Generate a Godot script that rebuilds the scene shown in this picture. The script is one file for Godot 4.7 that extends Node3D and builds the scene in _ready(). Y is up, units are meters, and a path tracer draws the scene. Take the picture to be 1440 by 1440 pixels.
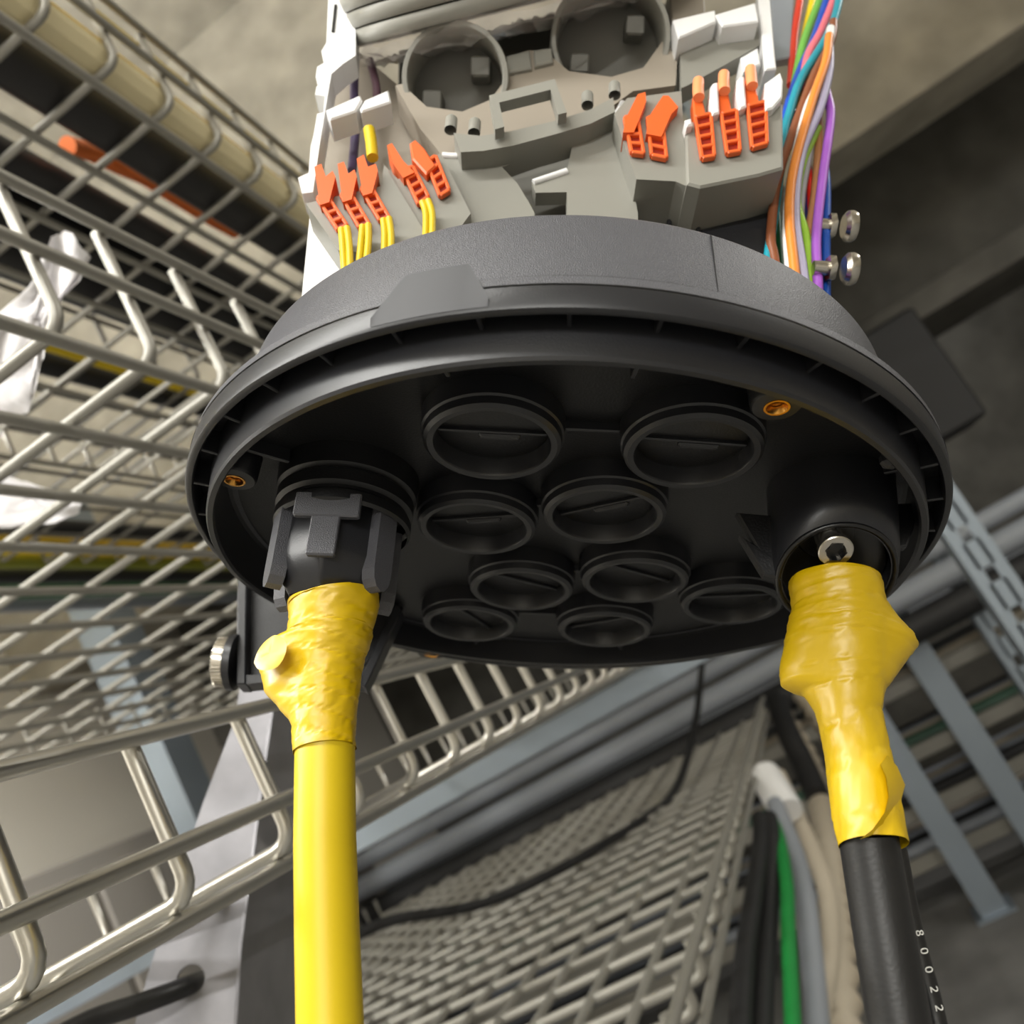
extends Node3D
# A fibre joint closure hanging between wire cable trays, seen from below.
# World: y up, trays run along z, the floor is y = 0 and the eye stands at y = 1.2.
# CL is the closure's own frame: origin on the flange, y along the closure's axis, z towards the viewer.

const EYE := Vector3(0, 1.2, 0)
var CL := Transform3D(Vector3(0.8105, -0.51076, -0.28675), Vector3(0.37918, 0.83063, -0.40776), Vector3(0.44645, 0.22176, 0.8669), Vector3(-0.06394, 1.24651, -0.30195))
var M := {}
var rng := RandomNumberGenerator.new()


# ---------------------------------------------------------------- mesh helpers
class Geo:
	var st := SurfaceTool.new()
	var group := 0
	func _init() -> void:
		st.begin(Mesh.PRIMITIVE_TRIANGLES)
	func tri(a: Vector3, b: Vector3, c: Vector3) -> void:      # a, b, c run anticlockwise seen from outside
		if (b - a).cross(c - a).length_squared() < 1e-18:
			return
		st.set_smooth_group(group)
		st.add_vertex(a)
		st.set_smooth_group(group)
		st.add_vertex(c)
		st.set_smooth_group(group)
		st.add_vertex(b)
	func quad(a: Vector3, b: Vector3, c: Vector3, d: Vector3) -> void:
		tri(a, b, c)
		tri(a, c, d)
	func fan(ring: Array, flip: bool) -> void:
		var m := Vector3.ZERO
		for p in ring:
			m += p
		m /= ring.size()
		for k in ring.size():
			var p: Vector3 = ring[k]
			var q: Vector3 = ring[(k + 1) % ring.size()]
			if flip:
				tri(m, q, p)
			else:
				tri(m, p, q)
	func loft(rings: Array, cap0 := true, cap1 := true, around := true) -> void:
		group += 1
		var n: int = rings[0].size()
		for i in rings.size() - 1:
			for k in (n if around else n - 1):
				var l := (k + 1) % n
				quad(rings[i][k], rings[i][l], rings[i + 1][l], rings[i + 1][k])
		if cap0:
			group += 1
			fan(rings[0], true)
		if cap1:
			group += 1
			fan(rings[-1], false)
	func commit() -> ArrayMesh:
		st.generate_normals()
		return st.commit()


func circle(c: Vector3, u: Vector3, v: Vector3, r: float, n: int) -> Array:
	var ring := []
	for k in n:
		var a := TAU * k / n
		ring.append(c + u * (r * cos(a)) + v * (r * sin(a)))
	return ring


func smooth_path(pts: Array, per: int) -> Array:
	var out := []
	for i in pts.size() - 1:
		var p0: Vector3 = pts[max(i - 1, 0)]
		var p3: Vector3 = pts[min(i + 2, pts.size() - 1)]
		for k in per:
			out.append((pts[i] as Vector3).cubic_interpolate(pts[i + 1], p0, p3, float(k) / per))
	out.append(pts[-1])
	return out


func tube(g: Geo, pts: Array, r: float, n := 10, r_end := -1.0) -> void:
	var rings := []
	var t: Vector3 = (pts[1] - pts[0]).normalized()
	var u := t.cross(Vector3.UP if absf(t.y) < 0.9 else Vector3.RIGHT).normalized()
	for i in pts.size():
		var d: Vector3 = (pts[min(i + 1, pts.size() - 1)] - pts[max(i - 1, 0)]).normalized()
		u = (u - d * u.dot(d)).normalized()
		var rr := r if r_end < 0.0 else lerpf(r, r_end, float(i) / (pts.size() - 1))
		rings.append(circle(pts[i], u, d.cross(u), rr, n))
	g.loft(rings)


func lathe(g: Geo, profile: Array, n := 96, at := Vector3.ZERO, u := Vector3.RIGHT, v := Vector3.FORWARD, shut := false) -> void:
	# the profile's points are (radius, height) along u x v; the surface faces right of the direction of travel (upwards = outwards)
	var axis := u.cross(v).normalized()
	var rings := []
	for p in profile:
		rings.append(circle(at + axis * p.y, u, v, maxf(p.x, 1e-5), n))
	for i in rings.size() - 1:                                   # each band its own smooth group unless the bend is soft
		if i > 0:
			var a: Vector2 = (profile[i] - profile[i - 1]).normalized()
			var b: Vector2 = (profile[i + 1] - profile[i]).normalized()
			if a.dot(b) < 0.8:
				g.group += 1
		else:
			g.group += 1
		for k in n:
			var l := (k + 1) % n
			g.quad(rings[i][k], rings[i][l], rings[i + 1][l], rings[i + 1][k])
	if shut:
		g.group += 1
		for k in n:
			var l := (k + 1) % n
			g.quad(rings[-1][k], rings[-1][l], rings[0][l], rings[0][k])


func box(g: Geo, c: Vector3, s: Vector3, b := Basis.IDENTITY, bev := 0.0) -> void:
	var h := s / 2.0
	bev = minf(bev, minf(h.x, minf(h.y, h.z)) * 0.6)
	if bev <= 0.0:
		bev = minf(h.x, minf(h.y, h.z)) * 0.08
	var rings := []
	for lv in [[-h.y, bev], [-h.y + bev, 0.0], [h.y - bev, 0.0], [h.y, bev]]:
		var x: float = h.x - lv[1]
		var z: float = h.z - lv[1]
		var y: float = lv[0]
		var k := bev * 0.7
		rings.append([b * Vector3(x, y, z - k) + c, b * Vector3(x, y, -z + k) + c, b * Vector3(x - k, y, -z) + c, b * Vector3(-x + k, y, -z) + c,
			b * Vector3(-x, y, -z + k) + c, b * Vector3(-x, y, z - k) + c, b * Vector3(-x + k, y, z) + c, b * Vector3(x - k, y, z) + c])
	for i in 3:
		for k in 8:
			g.group += 1
			g.quad(rings[i][k], rings[i][(k + 1) % 8], rings[i + 1][(k + 1) % 8], rings[i + 1][k])
	g.group += 1
	g.fan(rings[0], true)
	g.group += 1
	g.fan(rings[3], false)


func bar(g: Geo, a: Vector3, b: Vector3, w: float, h: float, up := Vector3.UP, bev := 0.0) -> void:
	# a bar of section w (across) x h (along up) from a to b
	var d := (b - a).normalized()
	var s := d.cross(up).normalized()
	box(g, (a + b) / 2.0, Vector3(w, h, a.distance_to(b)), Basis(s, s.cross(d).normalized() * -1.0 if s.cross(d).dot(up) < 0.0 else s.cross(d).normalized(), -d if s.cross(d).dot(up) >= 0.0 else d), bev)


func prism(g: Geo, poly: Array, z0: float, z1: float, xf := Transform3D.IDENTITY, bev := 0.0006) -> void:
	# a flat outline in x, y given thickness from z0 (back) to z1 (front), with its front edge chamfered
	var pts := PackedVector2Array(poly)
	if Geometry2D.is_polygon_clockwise(pts):
		pts.reverse()
	var front := pts
	var inner := Geometry2D.offset_polygon(pts, -bev)
	var n := pts.size()
	if inner.size() == 1 and inner[0].size() == n and bev > 0.0:
		front = inner[0]
		if Geometry2D.is_polygon_clockwise(front):
			front.reverse()
		var best := 0
		for k in n:
			if front[k].distance_to(pts[0]) < front[best].distance_to(pts[0]):
				best = k
		var turned := PackedVector2Array()
		for k in n:
			turned.append(front[(k + best) % n])
		front = turned
	else:
		bev = 0.0
	var lift := func(p: Vector2, z: float) -> Vector3: return xf * Vector3(p.x, p.y, z)
	for k in n:
		var l := (k + 1) % n
		g.group += 1
		g.quad(lift.call(pts[k], z0), lift.call(pts[l], z0), lift.call(pts[l], z1 - bev), lift.call(pts[k], z1 - bev))
		if bev > 0.0:
			g.group += 1
			g.quad(lift.call(pts[k], z1 - bev), lift.call(pts[l], z1 - bev), lift.call(front[l], z1), lift.call(front[k], z1))
	g.group += 1
	var t := Geometry2D.triangulate_polygon(front)
	for k in range(0, t.size(), 3):
		var a: Vector2 = front[t[k]]
		var b: Vector2 = front[t[k + 1]]
		var c: Vector2 = front[t[k + 2]]
		if (b - a).cross(c - a) < 0.0:
			var s := b
			b = c
			c = s
		g.tri(lift.call(a, z1), lift.call(b, z1), lift.call(c, z1))
	g.group += 1
	t = Geometry2D.triangulate_polygon(pts)
	for k in range(0, t.size(), 3):
		var a: Vector2 = pts[t[k]]
		var b: Vector2 = pts[t[k + 1]]
		var c: Vector2 = pts[t[k + 2]]
		if (b - a).cross(c - a) > 0.0:
			var s := b
			b = c
			c = s
		g.tri(lift.call(a, z0), lift.call(b, z0), lift.call(c, z0))


# ---------------------------------------------------------------- scene helpers
var taken := {}


func numbered(called: String) -> String:
	taken[called] = taken.get(called, -1) + 1
	return called if taken[called] == 0 else "%s_%03d" % [called, taken[called]]


func thing(called: String, label: String, category: String, xf := Transform3D.IDENTITY, group := "") -> Node3D:
	var o := Node3D.new()
	o.name = numbered(called)
	o.transform = xf
	add_child(o, true)
	o.set_meta("label", label)
	o.set_meta("category", category)
	if group:
		o.set_meta("group", group)
	return o


func part(called: String, g: Geo, m: Material, parent: Node3D, label := "") -> MeshInstance3D:
	var o := MeshInstance3D.new()
	o.name = called if parent != self else numbered(called)
	o.mesh = g.commit()
	o.material_override = m
	if label:
		o.set_meta("label", label)
	parent.add_child(o, true)
	return o


func solo(called: String, g: Geo, m: Material, label: String, category: String, xf := Transform3D.IDENTITY, group := "") -> MeshInstance3D:
	var o := part(called, g, m, self)
	o.transform = xf
	o.set_meta("label", label)
	o.set_meta("category", category)
	if group:
		o.set_meta("group", group)
	return o


func struct(called: String, g: Geo, m: Material) -> MeshInstance3D:
	var o := part(called, g, m, self)
	o.set_meta("kind", "structure")
	return o


func noise_tex(freq: float, size: int, normal := false, bump := 6.0, seed_n := 1, ramp: Gradient = null) -> NoiseTexture2D:
	var n := FastNoiseLite.new()
	n.seed = seed_n
	n.noise_type = FastNoiseLite.TYPE_SIMPLEX_SMOOTH
	n.frequency = freq
	n.fractal_octaves = 4
	var t := NoiseTexture2D.new()
	t.width = size
	t.height = size
	t.seamless = true
	t.noise = n
	t.as_normal_map = normal
	t.bump_strength = bump
	if ramp:
		t.color_ramp = ramp
	return t


func ramp(a: Color, b: Color) -> Gradient:
	var r := Gradient.new()
	r.set_color(0, a)
	r.set_color(1, b)
	return r


func mat(c: Color, rough: float, metal := 0.0) -> StandardMaterial3D:
	var m := StandardMaterial3D.new()
	m.albedo_color = c
	m.roughness = rough
	m.metallic = metal
	return m


func tri_map(m: StandardMaterial3D, scale: float, world := false) -> StandardMaterial3D:
	m.uv1_triplanar = true
	m.uv1_world_triplanar = world
	m.uv1_scale = Vector3.ONE * scale
	return m


func lumpy(m: StandardMaterial3D, tex: Texture2D, scale: float, strength: float) -> StandardMaterial3D:
	m.normal_enabled = true
	m.normal_texture = tex
	m.normal_scale = strength
	return tri_map(m, scale)


func materials() -> void:
	var grain := noise_tex(0.09, 256, true, 5.0, 3)
	var soft := noise_tex(0.02, 256, true, 8.0, 4)
	M.black = lumpy(mat(Color(0.065, 0.066, 0.075), 0.42), grain, 40.0, 0.12)
	M.black_textured = lumpy(mat(Color(0.3, 0.302, 0.322), 0.4), grain, 95.0, 0.9)
	M.black_smooth = lumpy(mat(Color(0.12, 0.122, 0.135), 0.36), grain, 60.0, 0.08)
	M.black_satin = mat(Color(0.17, 0.172, 0.188), 0.55)
	M.rubber = mat(Color(0.06, 0.06, 0.065), 0.3)
	M.brass = mat(Color(0.85, 0.62, 0.3), 0.25, 1.0)
	M.steel = mat(Color(0.74, 0.72, 0.68), 0.25, 1.0)
	M.zinc = mat(Color(0.64, 0.63, 0.6), 0.52, 0.6)
	M.zinc.roughness_texture = noise_tex(0.03, 256, false, 1.0, 8, ramp(Color(0.7, 0.7, 0.7), Color(1, 1, 1)))
	tri_map(M.zinc, 9.0)
	M.zinc_white = mat(Color(0.78, 0.77, 0.74), 0.28, 0.9)
	M.zinc_dark = mat(Color(0.6, 0.59, 0.56), 0.5, 0.5)
	M.cabinet = mat(Color(0.5, 0.48, 0.455), 0.5)
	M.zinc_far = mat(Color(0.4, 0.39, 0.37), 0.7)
	M.galv = mat(Color(0.56, 0.6, 0.64), 0.45, 0.55)
	M.plate = mat(Color(0.56, 0.555, 0.57), 0.5, 0.6)
	M.plate.albedo_texture = noise_tex(0.015, 256, false, 1.0, 12, ramp(Color(0.86, 0.86, 0.86), Color(1, 1, 1)))
	tri_map(M.plate, 6.0)
	M.tape = lumpy(mat(Color(0.79, 0.655, 0.0), 0.4), soft, 5.0, 0.06)
	M.tape.clearcoat_enabled = true
	M.tape.clearcoat = 0.25
	M.tape.clearcoat_roughness = 0.3
	M.yellow = mat(Color(0.81, 0.70, 0.06), 0.42)
	M.yellow_dull = mat(Color(0.85, 0.7, 0.06), 0.5)
	M.jacket = lumpy(mat(Color(0.085, 0.085, 0.088), 0.4), grain, 30.0, 0.06)
	M.print = mat(Color(0.92, 0.92, 0.9), 0.6)
	M.grey = mat(Color(0.53, 0.525, 0.495), 0.45)
	M.grey_deep = mat(Color(0.42, 0.415, 0.39), 0.5)
	M.white = mat(Color(0.9, 0.9, 0.9), 0.4)
	M.tan = mat(Color(0.58, 0.545, 0.495), 0.5)
	M.orange = mat(Color(0.88, 0.38, 0.15), 0.4)
	M.orange_dark = mat(Color(0.55, 0.12, 0.04), 0.45)
	M.peach = mat(Color(0.97, 0.6, 0.4), 0.4)
	M.cream = mat(Color(0.93, 0.88, 0.72), 0.4)
	M.paper = lumpy(mat(Color(0.9, 0.89, 0.9), 0.85), soft, 5.0, 0.6)
	M.paper.backlight_enabled = true
	M.paper.backlight = Color(0.25, 0.25, 0.25)
	M.film = mat(Color(0.95, 0.92, 0.9, 0.16), 0.08)
	M.film.transparency = BaseMaterial3D.TRANSPARENCY_ALPHA
	M.dark = mat(Color(0.1, 0.1, 0.105), 0.6)
	M.duct = mat(Color(0.17, 0.165, 0.17), 0.5)
	M.green = mat(Color(0.09, 0.5, 0.22), 0.45)
	M.dull_green = mat(Color(0.27, 0.4, 0.33), 0.5)
	M.snake = mat(Color(0.98, 0.5, 0.22), 0.4)
	M.hose = mat(Color(0.72, 0.68, 0.61), 0.6)
	M.grey_cable = mat(Color(0.55, 0.57, 0.6), 0.5)
	M.concrete = mat(Color(0.66, 0.635, 0.58), 0.9)
	M.concrete.albedo_texture = noise_tex(0.012, 512, false, 1.0, 21, ramp(Color(0.78, 0.78, 0.78), Color(1, 1, 1)))
	tri_map(M.concrete, 0.7, true)
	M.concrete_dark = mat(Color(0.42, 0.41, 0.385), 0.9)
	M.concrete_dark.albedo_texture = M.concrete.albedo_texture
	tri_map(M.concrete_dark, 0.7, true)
	M.floor = mat(Color(0.5, 0.495, 0.485), 0.75)
	M.floor.albedo_texture = M.concrete.albedo_texture
	tri_map(M.floor, 0.5, true)
	M.panel = mat(Color(0.8, 0.78, 0.74), 0.7)
	M.glow = mat(Color(1, 1, 1), 0.6)
	M.glow.emission_enabled = true
	M.glow.emission = Color(1.0, 0.98, 0.94)
	M.glow.emission_energy_multiplier = 2.0
	M.housing = mat(Color(0.85, 0.85, 0.85), 0.5)


func _ready() -> void:
	rng.seed = 11
	camera_and_light()
	materials()
	room()
	wire_trays()
	far_racks()
	tray_contents()
	closure()
	glands_and_cables()
	organiser()
	fibres()


func camera_and_light() -> void:
	var cam := Camera3D.new()
	cam.name = "camera"
	var eye_view := CameraAttributesPhysical.new()
	eye_view.frustum_focal_length = 21.0
	eye_view.frustum_focus_distance = 0.262
	eye_view.frustum_near = 0.02
	eye_view.frustum_far = 60.0
	eye_view.exposure_aperture = 9.5
	cam.attributes = eye_view
	add_child(cam)
	cam.fov = 59.48976
	cam.near = 0.02
	cam.far = 60.0
	cam.transform = Transform3D(Vector3(0.82479, -0.47768, -0.30257), Vector3(0.51856, 0.85234, 0.06791), Vector3(0.22545, -0.21291, 0.95071), EYE)
	cam.current = true
	var we := WorldEnvironment.new()
	we.name = "environment"
	var e := Environment.new()
	e.background_mode = Environment.BG_COLOR
	e.background_color = Color(0.02, 0.02, 0.02)
	e.tonemap_mode = Environment.TONE_MAPPER_LINEAR
	e.tonemap_exposure = 1.1
	e.sdfgi_enabled = true
	e.ssao_enabled = true
	e.ssil_enabled = true
	we.environment = e
	add_child(we)
	# suspended battens that shine down and up: above and behind the camera, over the left-hand trays,
	# back over the aisle, by the right wall, and one behind the far beam
	lamp("above the viewer", Vector3(-0.45, 2.2, 0.25), 1.5, 0.0, 2.4, 6.0)
	lamp("over the left trays", Vector3(-1.5, 2.2, -0.5), 1.5, PI / 2, 8.0, 7.0)
	lamp("back over the aisle", Vector3(0.7, 2.2, 1.9), 1.5, 0.0, 7.0, 4.0)
	lamp("by the right wall", Vector3(2.0, 2.2, -1.4), 1.5, PI / 2, 3.0, 3.0)
	lamp("behind the far beam", Vector3(0.2, 2.25, -4.4), 2.4, 0.0, 0.8, 0.3)


func lamp(where: String, at: Vector3, length: float, turn: float, down: float, up: float) -> void:
	var t := thing("ceiling_batten", "suspended fluorescent batten in a white housing, " + where, "light", Transform3D(Basis(Vector3.UP, turn), at), "suspended ceiling battens")
	var g := Geo.new()
	box(g, Vector3(0, 0.035, 0), Vector3(length, 0.05, 0.12), Basis.IDENTITY, 0.01)
	part("housing", g, mats_housing(), t)
	for s in [-1, 1]:
		g = Geo.new()
		tube(g, [Vector3(s * (length / 2 - 0.15), 0.06, 0.05), Vector3(s * (length / 2 - 0.15), 3.79 - at.y, 0.05)], 0.004, 8)
		part("hanger", g, mats_housing(), t)
	g = Geo.new()
	box(g, Vector3(0, -0.002, 0), Vector3(length - 0.05, 0.024, 0.09), Basis.IDENTITY, 0.008)
	part("lower_diffuser_lamp", g, mats_glow(), t)
	g = Geo.new()
	box(g, Vector3(0, 0.07, 0), Vector3(length - 0.05, 0.02, 0.08), Basis.IDENTITY, 0.008)
	part("upper_diffuser_lamp", g, mats_glow(), t)
	for face in [[-1.0, down, -0.018], [1.0, up, 0.085]]:
		var a := AreaLight3D.new()
		a.name = "batten_light"
		a.area_size = Vector2(length - 0.05, 0.09)
		a.light_energy = face[1]
		a.light_color = Color(1.0, 0.995, 0.975)
		a.shadow_enabled = true
		a.area_range = 12.0
		a.transform = Transform3D(Basis(Vector3.RIGHT, face[0] * PI / 2), Vector3(0, face[2], 0))
		t.add_child(a, true)


func mats_housing() -> Material:
	if not M.has("housing0"):
		M.housing0 = mat(Color(0.85, 0.85, 0.85), 0.5)
	return M.housing0


func mats_glow() -> Material:
	if not M.has("glow0"):
		M.glow0 = mat(Color(1, 1, 1), 0.6)
		M.glow0.emission_enabled = true
		M.glow0.emission = Color(1.0, 0.98, 0.94)
		M.glow0.emission_energy_multiplier = 1.5
	return M.glow0


func slab(called: String, lo: Vector3, hi: Vector3, m: Material) -> MeshInstance3D:
	var g := Geo.new()
	box(g, (lo + hi) / 2.0, hi - lo, Basis.IDENTITY, 0.004)
	return struct(called, g, m)


func room() -> void:
	slab("floor", Vector3(-2.6, -0.1, -5.0), Vector3(2.8, 0, 3.0), M.floor)
	slab("ceiling", Vector3(-2.6, 3.78, -5.0), Vector3(2.8, 3.9, 3.0), M.concrete)
	slab("wall_left", Vector3(-2.6, 0, -5.0), Vector3(-2.45, 3.78, 3.0), M.panel)
	slab("wall_right", Vector3(2.65, 0, -5.0), Vector3(2.8, 3.78, 3.0), M.concrete)
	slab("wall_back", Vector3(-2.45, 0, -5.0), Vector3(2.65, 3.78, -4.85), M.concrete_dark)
	slab("wall_front", Vector3(-2.45, 0, 2.85), Vector3(2.65, 3.78, 3.0), M.panel)
	# the deep concrete bulkhead across the room, and the darker beam beyond it
	slab("trim_1", Vector3(-2.45, 2.13, -2.75), Vector3(2.65, 3.78, -2.5), M.concrete)
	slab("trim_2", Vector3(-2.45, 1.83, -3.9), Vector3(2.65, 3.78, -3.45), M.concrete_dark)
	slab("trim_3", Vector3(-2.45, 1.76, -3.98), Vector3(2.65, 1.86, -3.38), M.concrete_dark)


# ---------------------------------------------------------------- the wire trays on the left
func wire_tray(label: String, side: float, rails: Array, base: float, longs: Array, z_near: float, z_far: float, z_first: float, pitch: float, r: float, m: Material, far_side: float, low := false) -> Node3D:
	# rails: heights of the long wires on the near side wall; longs: x of the long wires under the bottom.
	# the cross wires are bent up at the near side; where the tray is seen from above (low) the long wires lie below and outside all the same
	var t := thing("wire_tray", label, "cable tray", Transform3D(Basis.IDENTITY, Vector3(side, base, z_far)), "wire trays stacked along the left")
	var o := Vector3(side, base, z_far)
	for y in rails:
		var g := Geo.new()
		tube(g, [Vector3(side, y, z_near) - o, Vector3(side, y, z_far) - o], r, 14)
		part("long_wire", g, m, t)
	for x in longs:
		var g := Geo.new()
		var lift := 2.1 * r if low and x < side - 0.03 else 0.0
		tube(g, [Vector3(x, base + lift, z_near) - o, Vector3(x, base + lift, z_far) - o], r, 14)
		part("long_wire", g, m, t)
	var top: float = rails[0] + 0.001
	var d := 1.85 * r
	var bend := 0.011
	var path := [Vector3(side - d, top, 0), Vector3(side - d, base + d + bend, 0)]
	for k in range(1, 5):
		var a := PI / 2 * k / 4
		path.append(Vector3(side - d - bend + bend * cos(a), base + d + bend - bend * sin(a), 0))
	path.append(Vector3(far_side, base + d, 0))
	path.append(Vector3(far_side, base + d + 0.05, 0))
	var cross := Geo.new()
	var local := []
	for p in path:
		local.append(p - Vector3(side, base, 0))
	tube(cross, local, r, 14)
	var mesh := cross.commit()
	var z := z_first
	while z > z_far:
		if z < z_near:
			var w := MeshInstance3D.new()
			w.name = "cross_wire"
			w.mesh = mesh
			w.material_override = m
			w.position = Vector3(0, 0, z - z_far)
			t.add_child(w, true)
		z -= pitch
	return t


func spaced(a: float, step: float, n: int) -> Array:
	var out := []
	for k in n:
		out.append(a + step * k)
	return out


func wire_trays() -> void:
	var y := EYE.y
	wire_tray("topmost wire tray, carrying the cream duct and dark conduits", -0.2235, [y + 0.676, y + 0.6286], y + 0.592, spaced(-0.2535, -0.068, 8), -0.2, -2.6, -0.416, 0.067, 0.0036, M.zinc, -0.74)
	wire_tray("empty wire tray with white paper scraps, below the topmost tray", -0.2355, [y + 0.378, y + 0.3307], y + 0.2807, spaced(-0.247, -0.0655, 12), -0.12, -2.4, -0.148, 0.07, 0.0037, M.zinc, -0.985)
	wire_tray("wire tray at eye level passing behind the yellow cable", -0.267, [y + 0.0755, y + 0.027], y - 0.0005, spaced(-0.286, -0.07, 5), -0.08, -2.4, -0.168, 0.0775, 0.0039, M.zinc_white, -0.63)
	wire_tray("lowest wire tray, its pale mesh seen from above at the bottom of the view", -0.252, [y - 0.242], y - 0.285, spaced(-0.262, -0.072, 18), -0.3, -2.6, -0.35, 0.075, 0.0053, M.zinc_dark, -1.56, true)
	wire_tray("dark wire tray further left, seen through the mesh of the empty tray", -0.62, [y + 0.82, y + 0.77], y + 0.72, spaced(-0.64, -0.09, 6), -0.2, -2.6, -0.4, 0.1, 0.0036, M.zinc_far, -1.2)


func run(called: String, pts: Array, r: float, m: Material, label: String, category: String, group := "", n := 14, per := 8) -> MeshInstance3D:
	var g := Geo.new()
	var o: Vector3 = pts[0]
	for p in pts:
		if p.y < o.y:
			o = p
	var local := []
	for p in (smooth_path(pts, per) if pts.size() > 2 else pts):
		local.append(p - o)
	tube(g, local, r, n)
	return solo(called, g, m, label, category, Transform3D(Basis.IDENTITY, o), group)


func along(x: float, y: float, z0: float, z1: float, wob: float, n := 7) -> Array:
	var out := []
	for k in n:
		var q := float(k) / (n - 1)
		out.append(Vector3(x + wob * rng.randf_range(-1, 1), y + absf(wob) * 0.5 * rng.randf_range(0, 1), lerpf(z0, z1, q)))
	return out


func tray_contents() -> void:
	var y := EYE.y
	# topmost tray: cream duct at the near wall, yellow cables on it, dark conduits beyond
	var g := Geo.new()
	box(g, Vector3.ZERO, Vector3(0.024, 0.024, 2.3), Basis.IDENTITY, 0.007)
	solo("cable_duct", g, M.cream, "cream rectangular cable duct lying against the near wall of the topmost tray", "duct", Transform3D(Basis.IDENTITY, Vector3(-0.2465, y + 0.6165, -1.35)))
	run("yellow_cable_run", along(-0.243, y + 0.6345, -0.25, -2.5, 0.0006), 0.005, M.yellow_dull, "yellow cable lying on top of the cream duct in the topmost tray", "cable")
	run("thin_yellow_cable", along(-0.2345, y + 0.668, -0.25, -2.5, 0.0005), 0.0025, M.yellow, "thin yellow cord along the top rail of the topmost tray", "cable")
	run("dark_conduit", along(-0.294, y + 0.6265, -0.2, -2.5, 0.001), 0.0225, M.duct, "thick dark grey conduit beside the cream duct, nearest of the conduits in the topmost tray", "conduit", "dark conduits in the topmost tray")
	run("dark_conduit", along(-0.372, y + 0.6225, -0.2, -2.5, 0.003), 0.0175, M.duct, "dark conduit in the topmost tray, just beyond the orange cable", "conduit", "dark conduits in the topmost tray")
	run("dark_conduit", along(-0.417, y + 0.6275, -0.2, -2.5, 0.002), 0.0225, M.dark, "black conduit in the topmost tray, middle of the farther ones", "conduit", "dark conduits in the topmost tray")
	run("dark_conduit", along(-0.468, y + 0.629, -0.2, -2.5, 0.002), 0.024, M.duct, "dark conduit farthest from the cream duct in the topmost tray", "conduit", "dark conduits in the topmost tray")
	run("orange_cable", [Vector3(-0.335, 1.83274, -0.61263), Vector3(-0.335, 1.84557, -0.64856), Vector3(-0.335, 1.85066, -0.68322), Vector3(-0.335, 1.85894, -0.72757), Vector3(-0.335, 1.8581, -0.76499), Vector3(-0.335, 1.85733, -0.81788), Vector3(-0.335, 1.86116, -0.87995)], 0.0085, M.snake, "bright orange cable snaking under the conduits of the topmost tray", "cable")
	run("orange_cable", [Vector3(-0.38, 1.84127, -0.54112), Vector3(-0.38, 1.84634, -0.58473), Vector3(-0.38, 1.85388, -0.62639), Vector3(-0.38, 1.8535, -0.67292), Vector3(-0.38, 1.84304, -0.71944), Vector3(-0.38, 1.82893, -0.76922)], 0.0085, M.snake, "orange cable nearer the left edge, partly behind the black conduit", "cable")
	# the grid seen through the empty tray: a yellow cable and a black one in the farther tray
	run("yellow_cable_run", along(-0.66, y + 0.735, -0.3, -2.5, 0.004), 0.008, M.yellow, "yellow cable in the farther dark tray, seen through the mesh below the black conduits", "cable")
	run("far_black_cable", along(-0.70, y + 0.742, -0.3, -2.5, 0.004), 0.017, M.dark, "black cable beside the yellow one in the farther dark tray", "cable")
	# a bundle of coloured cables far to the left, level with the empty tray
	var kinds := [["black", M.dark, 0.0], ["yellow", M.yellow_dull, 0.055], ["olive", mat(Color(0.5, 0.52, 0.16), 0.5), 0.11], ["dark grey", M.duct, 0.165], ["dark green", mat(Color(0.12, 0.36, 0.2), 0.5), 0.22], ["grey", M.grey_cable, 0.275]]
	for k in kinds:
		run("bundle_cable", along(-1.25 - k[2], y + 0.84 - k[2] * 0.12, -0.2, -3.6, 0.004, 9), 0.02, k[1], "%s cable in the far bundle behind the empty tray's mesh" % k[0], "cable", "far bundle behind the empty tray")
	paper("white paper scrap with torn edge hanging in the empty tray, largest of the scraps", [Vector3(-0.37203, 1.60209, -0.45284), Vector3(-0.31104, 1.59318, -0.443), Vector3(-0.2697, 1.5962, -0.42583), Vector3(-0.2596, 1.59438, -0.42863), Vector3(-0.2561, 1.57373, -0.43409), Vector3(-0.27423, 1.57142, -0.44083), Vector3(-0.28434, 1.56523, -0.43456), Vector3(-0.32177, 1.56146, -0.45282), Vector3(-0.35318, 1.55275, -0.46836), Vector3(-0.37952, 1.55139, -0.48345), Vector3(-0.43108, 1.57261, -0.48751)])
	paper("small white paper scrap lying low in the empty tray beside the flange", [Vector3(-0.50126, 1.5924, -0.55059), Vector3(-0.46474, 1.55753, -0.54602), Vector3(-0.43837, 1.52963, -0.548), Vector3(-0.41455, 1.51101, -0.5473), Vector3(-0.4245, 1.5006, -0.54727), Vector3(-0.45426, 1.50854, -0.54896), Vector3(-0.52793, 1.54857, -0.55408)])


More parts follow.
